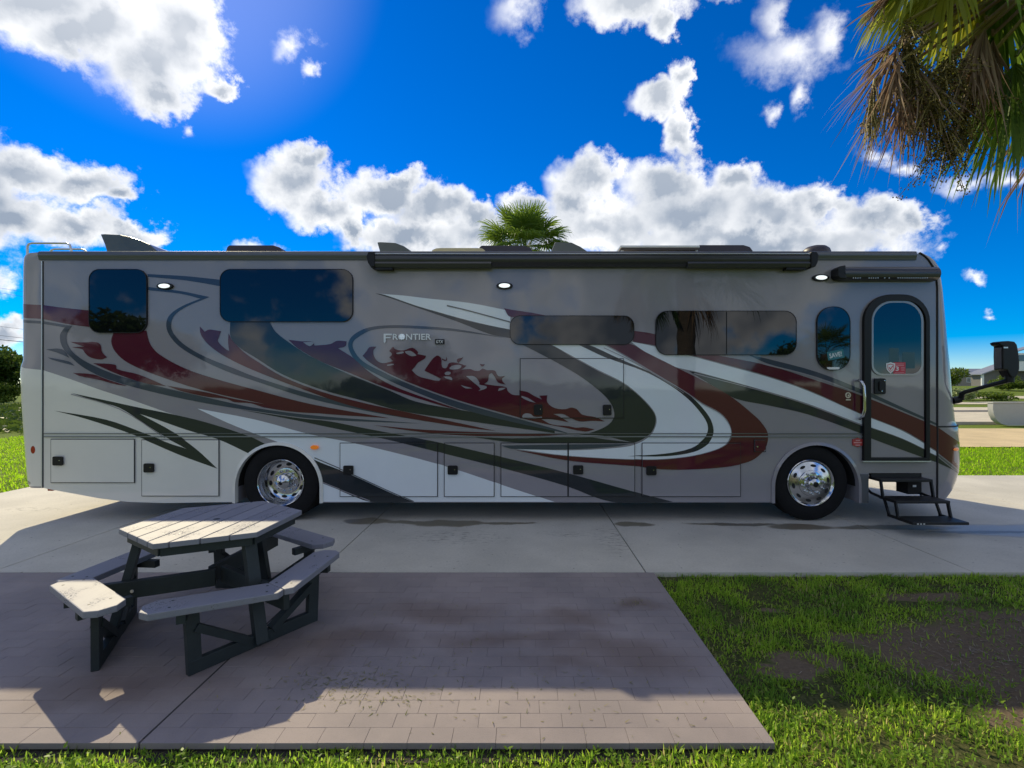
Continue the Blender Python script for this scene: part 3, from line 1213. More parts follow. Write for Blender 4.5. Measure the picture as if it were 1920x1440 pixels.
TS = [math.pi / 2 * (i / 22) ** 1.0 for i in range(23)]
mb = MB()
cols = TS + [math.pi - t for t in TS[-2::-1]]
vs = []
for py in CAPZ:
    for t in cols:
        x_, y_, z_ = cap_pt(py, t if t <= math.pi / 2 else math.pi - t)
        vs.append((x_, y_ if t <= math.pi / 2 else BW - y_, z_))
nc = len(cols)
fs = [(i * nc + j, i * nc + j + 1, (i + 1) * nc + j + 1, (i + 1) * nc + j) for i in range(len(CAPZ) - 1) for j in range(nc - 1)]
fs.append(tuple(range(nc)))
mb.add(vs, fs).build('front_cap', M_grey, RV, smooth=35, recalc=True)
# windscreen over the front of the cap
mb = MB()
vs = []
wz = [532, 560, 600, 650, 700, 735]
wt = [math.pi * k / 40 for k in range(7, 34)]
for py in wz:
    for t in wt:
        x_, y_, z_ = cap_pt(py, t if t <= math.pi / 2 else math.pi - t, .006)
        vs.append((x_, y_ if t <= math.pi / 2 else BW - y_, z_))
nc = len(wt)
mb.add(vs, [(i * nc + j, (i + 1) * nc + j, (i + 1) * nc + j + 1, i * nc + j + 1) for i in range(len(wz) - 1) for j in range(nc - 1)]).build('windscreen', M_glass, RV, smooth=60)
# black seal between side and cap, and across the cap
mb = MB()
mb.tube([(X(lerp_tab(SEAM, py)), -.002, Z(py)) for py in CAPZ], .012, 6)
mb.build('seal', M_seal, RV, smooth=60)
mb = MB()
mb.tube([cap_pt(800, t, .002) for t in TS[:16]], .010, 6).build('seal', M_seal, RV, smooth=60)


def cap_band(name, mt, up, dn, off, tmax=.95):
    """a painted band on the cap between two lines py(px) = a + b * (px - 1757)"""
    vs, fs = [], []
    n_ = 20
    for i in range(n_ + 1):
        t = tmax * i / n_
        for a, b in (up, dn):
            py = a
            for _ in range(4):
                p = cap_pt(py, t, off)
                px = VX + F * p[0] / (D + p[1])
                want = a + b * (px - 1757)
                # the line is followed on the curved panel itself
                zz = CH - (want - VY) / F * (D + p[1])
                py = VY + (CH - zz) / D * F
            vs.append(cap_pt(py, t, off))
    for i in range(n_):
        fs.append((2 * i, 2 * i + 1, 2 * i + 3, 2 * i + 2))
    MB().add(vs, fs).build(name, mt, RV, smooth=60)


cap_band('stripe', M_maroon, (800, .70), (848, .78), .0012)
cap_band('stripe', M_line, (850, .80), (854, .80), .0016)
cap_band('stripe', M_dark, (856, .80), (867, .46), .0020)

# rear cap
RSIL = [(474, 60), (478, 53), (484, 51), (500, 50), (675, 50), (686, 46), (700, 45), (760, 47), (830, 52), (905, 58), (915, 63)]
REZ = [474, 478, 484, 492, 500, 560, 620, 675, 680, 686, 700, 730, 760, 800, 830, 870, 905, 915]
vs = []
nr = 10
for py in REZ:
    s_px = lerp_tab(RSIL, py)
    xs_ = X(81)
    xr = (s_px - VX) / F * (D + .12)
    rad = .13
    row = [(xs_, 0.0, Z(py))]
    for i in range(nr + 1):
        t = math.pi / 2 * i / nr
        row.append((xr + rad * (1 - math.sin(t)), rad * (1 - math.cos(t)), Z(py)))
    row += [(a, BW - b, c) for a, b, c in row[::-1]]
    vs += row
nc = 2 * (nr + 2)
fs = [(i * nc + j, (i + 1) * nc + j, (i + 1) * nc + j + 1, i * nc + j + 1) for i in range(len(REZ) - 1) for j in range(nc - 1)]
fs.append(tuple(range(nc)))
fs.append(tuple((len(REZ) - 1) * nc + j for j in range(nc)))
MB().add(vs, fs).build('rear_cap', M_grey, RV, smooth=35, recalc=True)


def rear_strip(mt, up, dn, off, ymax=None):
    vs, fs = [], []
    steps = [math.pi / 2 * i / 12 for i in range(13)]
    for i, t in enumerate([None] + steps):
        for tab in (up, dn):
            k = 0 if t is None else .35 + .65 * math.sin(t)
            py = tab[1] + (tab[0] - tab[1]) * k
            s_px = lerp_tab(RSIL, py)
            xr = (s_px - VX) / F * (D + .12)
            if t is None:
                vs.append((X(81) + .004, -off, Z(py)))
            else:
                s2, c2 = math.sin(t), math.cos(t)
                vs.append((xr + .13 * (1 - s2) - off * s2, .13 * (1 - c2) - off * c2, Z(py)))
    n_ = len(vs) // 2
    fs = [(2 * i, 2 * i + 2, 2 * i + 3, 2 * i + 1) for i in range(n_ - 1)]
    MB().add(vs, fs).build('stripe', mt, RV, smooth=60)


rear_strip(M_maroon, (568, 572), (594, 598), .0012)
rear_strip(M_slate, (598, 602), (603, 607), .0012)
# the pale lower half of the rear corner, in one run from the step to the bottom
vs = []
pys = [None, 700, 730, 760, 800, 830, 870, 900, 912]
steps = [None] + [math.pi / 2 * i / 12 for i in range(13)]
for py0 in pys:
    for t in steps:
        k = 0 if t is None else .35 + .65 * math.sin(t)
        py = (694 + (684 - 694) * k) if py0 is None else py0
        xr = (lerp_tab(RSIL, py) - VX) / F * (D + .12)
        if t is None:
            vs.append((X(81) + .004, -.0012, Z(py)))
        else:
            s2, c2 = math.sin(t), math.cos(t)
            vs.append((xr + .13 * (1 - s2) - .0012 * s2, .13 * (1 - c2) - .0012 * c2, Z(py)))
nc = len(steps)
MB().add(vs, [(i * nc + j, i * nc + j + 1, (i + 1) * nc + j + 1, (i + 1) * nc + j) for i in range(len(pys) - 1) for j in range(nc - 1)]).build('stripe', M_pale, RV, smooth=60)
MB().tube([(X(81), -.003, Z(490)), (X(81), -.003, Z(914))], .007, 6).build('seal', M_seal, RV, smooth=60)
MB().tube([(X(79), -.004, Z(490)), (X(79), -.004, Z(914))], .006, 6).build('trim', M_alu, RV, smooth=60)

# ------------------------------------------------------------------ the livery
ST = []


def stripe(mt, pts_, thr=55, sub=4):
    ST.append((mt, tri_poly(xz(smooth_poly(pts_, thr, sub)))))


# pale lower rear and the ice-white bands
stripe(M_pale, [(81, 694), (135, 712), (185, 730), (250, 751), (322, 776), (410, 800), (470, 819), (470, 848), (447, 880), (442, 910), (442, 941), (240, 941), (81, 915)], 30, 3)
stripe(M_white, [(370, 766), (480, 787), (580, 814), (680, 834), (830, 872), (960, 915), (1040, 941), (601, 941), (601, 905), (590, 872), (570, 848), (530, 832), (480, 814), (425, 792)], 30, 3)
stripe(M_white, [(712, 551), (755, 554), (805, 560), (880, 568), (957, 583), (957, 619), (880, 601), (800, 579), (750, 564)])
stripe(M_white, [(1032, 645), (1072, 667), (1120, 693), (1170, 718), (1200, 742), (1224, 768), (1231, 785), (1229, 800), (1219, 817), (1192, 833), (1150, 840), (1065, 844), (965, 841), (1065, 854), (1210, 861), (1285, 856), (1340, 843), (1365, 828), (1371, 811), (1365, 790), (1350, 771), (1317, 752), (1285, 732), (1230, 700), (1172, 665), (1132, 645)])
stripe(M_white, [(1182, 640), (1229, 650), (1290, 666), (1360, 685), (1440, 707), (1515, 733), (1617, 778), (1690, 808), (1757, 848), (1757, 855), (1690, 822), (1617, 796), (1515, 757), (1440, 734), (1310, 698), (1260, 686), (1210, 660)])
# dark lightning at the rear, and the dark diagonals
stripe(M_dark, [(134, 737), (200, 751), (260, 764), (320, 776), (387, 792), (470, 819), (500, 834), (470, 852), (410, 824), (350, 806), (290, 785), (262, 776), (325, 810), (370, 842), (410, 879), (347, 839), (310, 819), (275, 797), (225, 765), (180, 752)], 40)
stripe(M_dark, [(102, 770), (200, 787), (265, 810), (325, 833), (352, 842), (408, 878), (337, 852), (250, 815), (160, 785)])
stripe(M_dark, [(572, 848), (585, 860), (660, 890), (730, 922), (775, 941), (695, 941), (640, 920), (602, 905), (592, 875)], 40)
stripe(M_dark, [(450, 768), (560, 784), (618, 790), (674, 801), (743, 814), (830, 831), (960, 861), (1065, 887), (1190, 922), (1262, 941), (1147, 941), (1065, 912), (960, 882), (821, 847), (743, 828), (665, 811), (602, 798), (560, 789)])
stripe(M_dark, [(703, 550), (722, 553), (780, 573), (880, 602), (957, 618), (957, 634), (920, 627), (855, 602), (780, 576), (735, 560)])
stripe(M_dark, [(977, 645), (1035, 675), (1085, 704), (1120, 730), (1142, 752), (1151, 772), (1149, 787), (1135, 800), (1105, 812), (1085, 815), (1130, 817), (1175, 827), (1192, 829), (1217, 815), (1227, 800), (1229, 782), (1222, 768), (1200, 744), (1170, 720), (1120, 695), (1072, 669), (1028, 645)])
stripe(M_dark, [(1082, 645), (1135, 670), (1210, 697), (1260, 725), (1292, 750), (1312, 772), (1325, 792), (1327, 807), (1320, 822), (1295, 840), (1247, 850), (1175, 855), (1247, 855), (1300, 847), (1327, 832), (1337, 815), (1337, 800), (1330, 782), (1310, 757), (1285, 735), (1235, 705), (1160, 672), (1100, 645)])
stripe(M_dark, [(1292, 696), (1310, 699), (1440, 735), (1515, 758), (1617, 797), (1690, 823), (1757, 856), (1757, 867), (1722, 855), (1632, 822), (1615, 813), (1515, 777), (1440, 760), (1378, 747), (1335, 722)])
stripe(M_slate, [(1400, 664), (1440, 673), (1530, 697), (1617, 731), (1690, 764), (1757, 794), (1757, 798), (1690, 770), (1617, 739), (1530, 707), (1440, 682)])
# slate loops
stripe(M_slate, [(277, 514), (350, 518), (416, 525), (416, 537), (350, 526), (277, 519)])
stripe(M_slate, [(277, 538), (340, 546), (393, 557), (350, 575), (327, 592), (321, 610), (327, 627), (347, 647), (385, 669), (437, 690), (480, 707), (580, 738), (705, 768), (800, 790), (705, 774), (580, 747), (480, 715), (425, 696), (375, 673), (337, 650), (317, 627), (312, 607), (319, 590), (342, 574), (376, 560), (340, 551), (277, 544)])
stripe(M_slate, [(81, 602), (110, 607), (136, 611), (126, 626), (127, 645), (142, 665), (175, 685), (225, 705), (300, 725), (400, 748), (480, 765), (600, 780), (790, 794), (600, 786), (480, 771), (375, 754), (275, 732), (200, 710), (160, 691), (135, 671), (117, 650), (113, 628), (122, 614), (81, 607)])
stripe(M_dark, [(432, 602), (433, 632), (450, 652), (480, 671), (530, 702), (605, 731), (680, 751), (755, 771), (855, 786), (960, 801), (1040, 812), (1040, 806), (960, 785), (865, 769), (780, 753), (730, 732), (655, 702), (580, 667), (542, 642), (517, 622), (505, 602)])
stripe(M_slate, [(950, 634), (855, 617), (780, 611), (730, 610), (692, 614), (667, 625), (654, 640), (655, 657), (670, 680), (705, 701), (755, 725), (830, 755), (865, 767), (960, 791), (1070, 814), (1040, 804), (960, 782), (855, 752), (767, 720), (717, 697), (680, 677), (664, 657), (662, 642), (675, 630), (697, 619), (730, 615), (780, 616), (855, 621)])
# maroon swooshes
stripe(M_maroon, [(81, 572), (110, 576), (175, 583), (175, 614), (130, 608), (81, 598)])
stripe(M_maroon, [(215, 620), (209, 640), (217, 660), (240, 680), (290, 702), (375, 730), (480, 754), (580, 773), (730, 784), (580, 757), (480, 731), (410, 712), (350, 692), (300, 665), (282, 645), (275, 620)])
stripe(M_maroon, [(313, 723), (389, 736), (440, 748), (500, 758), (640, 776), (560, 773), (496, 764), (470, 756), (440, 754), (425, 748), (389, 744), (340, 733)], 70)
stripe(M_maroon, [(375, 612), (384, 622), (392, 618), (402, 619), (415, 621), (411, 632), (409, 640), (424, 655), (430, 658), (428, 640), (429, 625), (435, 637), (457, 660), (480, 676), (530, 706), (605, 735), (680, 755), (730, 766), (855, 792), (930, 808), (880, 802), (755, 782), (655, 760), (555, 725), (480, 696), (425, 670), (392, 647), (377, 627)], 70)
stripe(M_maroon, [(541, 637), (565, 640), (587, 641), (590, 648), (620, 645), (632, 639), (650, 640), (648, 649), (634, 653), (652, 664), (662, 671), (692, 697), (730, 720), (780, 740), (865, 769), (830, 761), (730, 729), (655, 699), (605, 679), (560, 654)], 70)
stripe(M_maroon, [(680, 667), (687, 659), (693, 651), (706, 650), (700, 658), (702, 669), (708, 677), (718, 681), (737, 677), (730, 670), (735, 664), (730, 658), (737, 650), (742, 655), (757, 657), (773, 652), (784, 660), (783, 664), (799, 667), (797, 672), (784, 680), (777, 689), (772, 694), (784, 705), (805, 711), (823, 714), (827, 710), (796, 695), (803, 684), (818, 667), (827, 671), (829, 688), (837, 690), (842, 681), (855, 680), (875, 686), (865, 693), (882, 692), (890, 695), (899, 695), (905, 691), (913, 694), (928, 695), (934, 705), (947, 705), (941, 712), (948, 721), (934, 717), (928, 707), (922, 699), (917, 703), (915, 714), (908, 720), (928, 723), (949, 726), (952, 733), (961, 740), (974, 741), (974, 732), (989, 735), (1001, 742), (1016, 749), (1011, 742), (1026, 741), (1026, 754), (1040, 765), (1060, 767), (1070, 764), (1081, 767), (1091, 777), (1116, 782), (1134, 790), (1110, 789), (1086, 790), (1067, 782), (1055, 776), (1037, 776), (1049, 781), (1067, 792), (1035, 786), (1015, 786), (1035, 796), (1066, 799), (1080, 802), (1094, 801), (1115, 805), (1097, 809), (1060, 802), (1010, 792), (960, 779), (855, 749), (767, 717), (717, 694), (690, 677)], 80, 3)
stripe(M_maroon, [(132, 641), (162, 642), (175, 641), (188, 645), (192, 660), (201, 670), (190, 674), (170, 670), (160, 662), (155, 655), (135, 651), (158, 650)], 80)
stripe(M_maroon, [(175, 681), (217, 684), (220, 692), (260, 702), (312, 724), (275, 719), (225, 703)], 80)
stripe(M_maroon, [(137, 699), (175, 702), (200, 711), (240, 724), (215, 720), (190, 713), (150, 705)], 80)
stripe(M_slate, [(87, 655), (117, 655), (131, 671), (110, 662)], 80)
stripe(M_slate, [(90, 670), (130, 678), (141, 686), (100, 675)], 80)
stripe(M_maroon, [(945, 578), (960, 581), (1000, 587), (1030, 593), (957, 594)], 70)
stripe(M_maroon, [(1134, 645), (1172, 667), (1230, 702), (1285, 735), (1317, 756), (1350, 774), (1366, 792), (1372, 812), (1366, 829), (1340, 844), (1285, 857), (1210, 862), (1065, 855), (965, 843), (1065, 863), (1185, 873), (1235, 879), (1285, 880), (1360, 875), (1405, 865), (1425, 852), (1437, 835), (1439, 812), (1427, 792), (1413, 778), (1375, 747), (1330, 720), (1260, 685), (1210, 660), (1182, 645)])
stripe(M_maroon, [(1187, 620), (1229, 627), (1320, 660), (1440, 685), (1520, 710), (1590, 733), (1617, 743), (1690, 773), (1757, 801), (1757, 846), (1730, 829), (1690, 806), (1617, 777), (1515, 731), (1440, 705), (1360, 683), (1290, 664), (1229, 648), (1187, 641)])
stripe(M_maroon, [(700, 797), (800, 806), (960, 812), (1062, 815), (960, 819), (850, 816), (760, 806)])
stripe(M_dark, [(880, 818), (960, 822), (1060, 819), (1085, 817), (1130, 823), (1188, 830), (1060, 831), (960, 829)])
stripe(M_slate, [(940, 835), (1060, 833), (1180, 832), (1150, 837), (1065, 842), (960, 841)])
# pale pinstripes along the swooshes
def pin(mt, line, w):
    up = [(a, b - w / 2) for a, b in line]
    dn = [(a, b + w / 2) for a, b in line[::-1]]
    stripe(mt, up + dn, 60)


pin(M_line, [(838, 573), (880, 583), (957, 604)], 2.4)
pin(M_grey, [(1134, 646), (1172, 667), (1230, 702), (1285, 735), (1317, 757), (1350, 775), (1366, 794), (1371, 812), (1365, 829)], 2.2)
pin(M_grey, [(1132, 652), (1182, 676), (1232, 705), (1282, 737)], 1.2)
pin(M_grey, [(134, 739), (225, 767), (310, 821)], 1.6)
pin(M_grey, [(602, 903), (640, 918), (694, 939)], 2.0)
pin(M_line, [(590, 858), (660, 888), (730, 920), (776, 940)], 1.8)
pin(M_grey, [(1300, 700), (1440, 736), (1515, 759), (1617, 798)], 1.8)
pin(M_grey, [(1430, 682), (1530, 708), (1617, 741)], 2.6)
pin(M_grey, [(760, 812), (960, 820.5), (1070, 815.5)], 2.0)
# patches of grey left inside the splashes
for h in ([(569, 642), (585, 641), (590, 643), (582, 649), (575, 646)], [(759, 659), (770, 658), (780, 665), (781, 667), (772, 668), (762, 663)], [(743, 662), (756, 659), (757, 662), (745, 664)],
          [(726, 684), (738, 682), (739, 684), (727, 686)], [(843, 690), (848, 686), (860, 684), (866, 686), (862, 691), (850, 693), (844, 692)], [(834, 700), (838, 697), (845, 698), (844, 702), (836, 703)],
          [(831, 706), (842, 706), (848, 709), (848, 713), (838, 710)], [(874, 705), (890, 706), (899, 717), (899, 721), (912, 724), (912, 728), (897, 733), (901, 729), (889, 718)],
          [(864, 722), (886, 728), (873, 728)], [(934, 733), (936, 728), (949, 727), (942, 731)], [(979, 780), (985, 775), (995, 776), (1001, 781), (1016, 781), (1015, 784), (982, 784)], [(978, 742), (990, 746), (1004, 755), (992, 752), (978, 745)]):
    stripe(M_grey, h, 100, 3)
# two small birds of the splash pattern and its twigs
for h in ([(857, 674), (861, 672), (866, 671), (869, 669), (866, 674), (862, 678), (859, 680)], [(900, 682), (904, 683), (909, 683), (906, 687), (902, 686)], [(829, 672), (836, 675), (837, 668), (838, 676), (830, 675)]):
    stripe(M_maroon, h, 120, 2)

STEP = 0.00018
for i, (mt, tr) in enumerate(ST):
    MB().sheet(tr, -.0006 - STEP * i).build('stripe', mt, RV)
TOP = -.0006 - STEP * len(ST)            # outermost paint


# ------------------------------------------------------------------ hatches in the side
def lock(name, cx, cy, w, h, parent, y):
    mb = MB().slab(rrect(X(cx - w / 2), Z(cy + h / 2), X(cx + w / 2), Z(cy - h / 2), .018, 4), y - .016, y)
    o = mb.build(name, M_black, parent, bevel=.004)
    return o


def hatch(x0, y0, x1, y1, latches, lw=19, lh=17):
    yb = TOP - .001
    o = MB().slab([(X(x0 + 1.1), Z(y1 - 1.1)), (X(x1 - 1.1), Z(y1 - 1.1)), (X(x1 - 1.1), Z(y0 + 1.1)), (X(x0 + 1.1), Z(y0 + 1.1))], yb - .004, yb).build('compartment_door', M_grey, RV)
    MB().slab([(X(x0 - .2), Z(y1 + .2)), (X(x1 + .2), Z(y1 + .2)), (X(x1 + .2), Z(y0 - .2)), (X(x0 - .2), Z(y0 - .2))], yb - .0008, yb + .002).build('seam', M_seal, o)
    lim = (X(x0 + 1.1), X(x1 - 1.1), Z(y1 - 1.1), Z(y0 + 1.1))
    for i, (mt, tr) in enumerate(ST):
        cut = [c for t in tr for c in clip_tri(t, *lim)]
        if cut:
            MB().sheet(cut, yb - .0046 - STEP * i).build('stripe', mt, o)
    yf = yb - .0046 - STEP * len(ST)
    for cx, cy in latches:
        lock('latch', cx, cy, lw, lh, o, yf)
        MB().lathe([(0.0001, -.021), (.006, -.021), (.008, -.016)], (X(cx + 4), yf, Z(cy - 1)), n=10).build('keyhole', M_chrome, o)
    return o


hatch(97, 823, 254, 905, [(113.5, 863.5)])
hatch(267, 824, 412, 930, [(283, 876.5)])
hatch(638, 830, 821, 931, [(655, 880.5)])
hatch(833, 830, 927, 931, [(849.5, 880.5)])
hatch(939, 830, 1064.6, 931, [])
hatch(1065.4, 830, 1190, 931, [(1083.5, 880)])
hatch(1203, 830, 1388, 931, [(1220, 881.5)])
hatch(975, 672, 1169, 784, [(1009, 768), (1137.5, 768.5)], 16, 20)
hatch(1413, 824, 1435, 847, [])
MB().lathe([(0.0001, -.03), (.009, -.03), (.012, -.022)], (X(1418.5), 0, Z(837)), n=10).build('keyhole', M_chrome, RV)
# raised belt line
for xa, xb in ((83, 1616),):
    MB().box(X(xa), X(xb), TOP - .004, -.0002, Z(819.5), Z(817.5)).build('belt_moulding', mat('belt_line', (0.16, 0.17, 0.19), 0.25, coat=1.0), RV)
    MB().box(X(xa), X(xb), TOP - .0022, -.0002, Z(813.4), Z(812.2)).build('belt_moulding', M_line, RV)
# body lip round the wheel arches
for cx, cy, r in ((521.5, 913.5, 79.5), (1530, 913, 79)):
    mb = MB()
    pa, pb = [], []
    for k, rr in ((0, r - .5), (1, r + 5.2)):
        ln_ = [(cx - rr, 941 + (2 if k == 0 else 2))]
        for i in range(33):
            t = math.pi - math.pi * i / 32
            ln_.append((cx + rr * math.cos(t), cy - rr * math.sin(t)))
        ln_.append((cx + rr, 943))
        (pa if k == 0 else pb).extend(xz(ln_))
    n_ = len(pa)
    vs = [(x, TOP - .012, z) for x, z in pa] + [(x, TOP - .004, z) for x, z in pb] + [(x, .05, z) for x, z in pa] + [(x, .0, z) for x, z in pb]
    fs = []
    for i in range(n_ - 1):
        fs += [(i, n_ + i, n_ + i + 1, i + 1), (i, i + 1, 2 * n_ + i + 1, 2 * n_ + i), (n_ + i, 3 * n_ + i, 3 * n_ + i + 1, n_ + i + 1)]
    fs += [(0, 2 * n_, 3 * n_, n_), (n_ - 1, 2 * n_ - 1, 4 * n_ - 1, 3 * n_ - 1)]
    mb.add(vs, fs).build('wheel_arch_lip', M_grey if cx > 1000 else M_pale, RV, smooth=50, recalc=True)
    # dark liner of the wheel well
    mb = MB()
    vs, fs = [], []
    for i in range(21):
        t = math.pi * i / 20
        for y_ in (.04, .75):
            vs.append((X(cx + (r - 1) * math.cos(t)), y_, Z(cy - (r - 1) * math.sin(t))))
    fs = [(2 * i, 2 * i + 2, 2 * i + 3, 2 * i + 1) for i in range(20)]
    mb.add(vs, fs)
    mb.box(X(cx - r), X(cx + r), .75, .78, Z(943), Z(cy - r))
    mb.build('wheel_well', M_under, RV)
# chassis between the axles, so that the underside is not hollow
MB().box(X(110), X(430), .25, BW - .25, Z(905), Z(880)).build('chassis', M_under, RV)

# ------------------------------------------------------------------ windows
def window(x0, y0, x1, y1, r, divider=None, mt=M_glass):
    rp = r * D / F
    o_ = rrect(X(x0), Z(y1), X(x1), Z(y0), rp)
    i_ = rrect(X(x0 + 1.0), Z(y1 - 1.0), X(x1 - 1.0), Z(y0 + 1.0), max(rp - 1.0 * D / F, .01))
    mb = MB()
    ring(o_, i_, TOP - .012, -.0002, mb)
    w = mb.build('window', M_black, RV, recalc=True)
    MB().slab(i_, TOP - .008, TOP - .002).build('pane', mt, w)
    if divider:
        MB().box(X(divider - .8), X(divider + .8), TOP - .0105, TOP - .004, Z(y1 - 2), Z(y0 + 2)).build('mullion', M_black, w)
    return w


window(169, 505, 277.5, 624.5, 20)
window(414, 505, 662.5, 604, 20)
window(956, 592, 1188.5, 646.5, 19)
window(1228.5, 583, 1492, 666, 22, 1361)
window(1530, 575, 1592.5, 694.5, 29)

# ------------------------------------------------------------------ entry door
DO = (1630, 564, 1730, 857)
yb = TOP - .002
ED = MB().slab(rrect(X(DO[0]), Z(DO[3]), X(DO[2]), Z(DO[1]), (.01, .01, .27, .27), 9), yb - .008, yb).build('entry_door', M_grey, RV)
for i, (mt, tr) in enumerate(ST):
    cut = [c for t in tr for c in clip_tri(t, X(DO[0]), X(DO[2]), Z(DO[3]), Z(720))]
    if cut:
        MB().sheet(cut, yb - .0086 - STEP * i).build('stripe', mt, ED)
yd = yb - .0086 - STEP * len(ST)
mb = MB()
ring(rrect(X(1616), Z(863), X(1738.5), Z(553), (.005, .005, .33, .33), 9), rrect(X(1629), Z(857.5), X(1731), Z(565), (.005, .005, .26, .26), 9), yd - .012, -.0002, mb)
mb.build('door_frame', M_black, ED, recalc=True, bevel=.004)
MB().box(X(1614), X(1740), yd - .016, -.0002, Z(865), Z(863.2)).build('threshold', M_alu, ED)
mb = MB()
ring(rrect(X(1630.5), Z(704), X(1727), Z(564), (.13, .13, .26, .26), 9), rrect(X(1634), Z(701), X(1723), Z(568.5), (.12, .12, .235, .235), 9), yd - .004, yb, mb)
mb.build('window_trim', mat('door_window_trim', (0.27, 0.265, 0.26), 0.35, coat=1.0), ED, recalc=True)
mb = MB()
MB().slab(rrect(X(1634), Z(701), X(1723), Z(568.5), (.12, .12, .235, .235), 9), yd - .002, yb).build('pane', M_glass, ED)
lt = MB().slab(rrect(X(1634.5), Z(739), X(1655.5), Z(709.5), .02, 4), yd - .018, yd).build('latch', M_black, ED, bevel=.005)
MB().slab(rrect(X(1642), Z(733), X(1649), Z(715), .02, 4), yd - .032, yd - .017).build('latch', M_black, ED, bevel=.004)
for cx, cy in ((1652.5, 714), (1647.5, 733.5)):
    MB().lathe([(0.0001, -.008), (.008, -.007), (.010, 0)], (X(cx), yd - .018, Z(cy)), n=10).build('keyhole', M_chrome, ED)
mb = MB()
MB().tube([P(1610, 714, -.02), P(1611, 713, -.05), P(1616, 716, -.085), P(1620, 724, -.10), P(1621, 745, -.10), P(1621, 768, -.10), P(1618, 780, -.085), P(1612, 785, -.05), P(1611, 785, -.02)], .017, 10).build('grab_handle', M_chrome, RV, smooth=60)

# ------------------------------------------------------------------ awnings
def extrude_x(prof_, x0, x1, name, mt, parent, bevel=0):
    n_ = len(prof_)
    vs = [(x, a, b) for x in (x0, x1) for a, b in prof_]
    fs = [(i, (i + 1) % n_, n_ + (i + 1) % n_, n_ + i) for i in range(n_)] + [tuple(range(n_)), tuple(range(n_, 2 * n_))]
    return MB().add(vs, fs).build(name, mt, parent, smooth=35, recalc=True, bevel=bevel)


AW = bpy.data.objects.new('awning', None)
link(AW, RV)
LOC[AW.name] = (0, 0, 0)
aprof = [(.0, Z(478.5)), (-.05, Z(478)), (-.10, Z(480)), (-.125, Z(484)), (-.13, Z(490)), (-.115, Z(497)), (-.08, Z(502)), (-.03, Z(503)), (.0, Z(503))]
extrude_x(aprof, X(699), X(1518), 'awning_case', M_awn, AW)
MB().box(X(703), X(1512), -.131, -.10, Z(481.6), Z(480.6)).build('trim', M_alu, AW)
for a, b in ((702, 922), (1283, 1512)):
    extrude_x([(-.045, Z(495)), (-.128, Z(495.5)), (-.135, Z(499)), (-.12, Z(505)), (-.045, Z(505.5))], X(a), X(b), 'awning_arm', M_awn, AW)
for a, b, s_ in ((693, 709, -1), (1508, 1523, 1)):
    mb = MB()
    cap_out = xz([(a + (4 if s_ < 0 else 0), 477.5), (b - (4 if s_ > 0 else 0), 477.5), (b, 484), (b - (2 if s_ > 0 else 0), 497), (b - (6 if s_ > 0 else 0), 505), (a + (9 if s_ < 0 else 0), 507), (a + (3 if s_ < 0 else 0), 497), (a, 487)])
    mb.slab(cap_out, -.142, .0).build('end_cap', M_black, AW, bevel=.012)
MB().box(X(708), X(740), -.11, -.02, Z(509), Z(505)).build('bracket', M_black, AW)
MB().box(X(1466), X(1502), -.11, -.02, Z(509), Z(505)).build('bracket', M_black, AW)
DA = bpy.data.objects.new('door_awning', None)
link(DA, RV)
LOC[DA.name] = (0, 0, 0)
dprof = [(-.004, Z(502)), (-.06, Z(502.5)), (-.115, Z(506)), (-.14, Z(512)), (-.145, Z(518)), (-.13, Z(524)), (-.09, Z(527.5)), (-.004, Z(528.5))]
extrude_x(dprof, X(1571), X(1754) - .05, 'awning_case', M_awn, DA)
MB().slab(xz([(1562, 504), (1572, 502), (1574, 528), (1562, 527), (1557, 522), (1557, 508)]), -.14, -.002).build('end_cap', M_black, DA, bevel=.012)
for k in range(34):
    if k in (4, 5, 6, 12, 13, 15, 17, 18, 19):
        continue
    px = 1586 + k * 4.1
    MB().box(X(px), X(px + 1.7), -.1325, -.122, Z(526.1), Z(524.9)).build('slot', M_alu, DA)

# ------------------------------------------------------------------ lamps
def oval(cx, cy, rx, ry, n=24):
    return [(X(cx + rx * math.cos(2 * math.pi * i / n)), Z(cy + ry * math.sin(2 * math.pi * i / n))) for i in range(n)]


for cx, cy in ((311, 537), (946, 536.3), (1537.5, 521.3)):
    o = MB().slab(oval(cx, cy, 15.5, 6.5), TOP - .014, -.0002).build('porch_light', M_black, RV, bevel=.006)
    MB().slab(oval(cx, cy, 10.5, 4.0), TOP - .026, TOP - .0142).build('lens', M_lamp, o, bevel=.004)
MB().slab(oval(591, 838.3, 7.5, 4.2), TOP - .02, -.0002).build('marker_light', M_amber, RV, bevel=.006)
MB().slab([(x - .0, z) for x, z in oval(62, 843.3, 4.2, 7.4)], -.004, .05).build('marker_light', M_redl, RV, bevel=.004)
p = cap_pt(843, .40, .004)
mb = MB()
vs = []
for k in range(16):
    t = 2 * math.pi * k / 16
    vs.append(cap_pt(843 + 3.2 * math.sin(t), .30 + .085 * math.cos(t), .012))
vs.append(cap_pt(843, .30, .026))
mb.add(vs, [(k, (k + 1) % 16, 16) for k in range(16)]).build('marker_light', M_amber, RV, smooth=80)

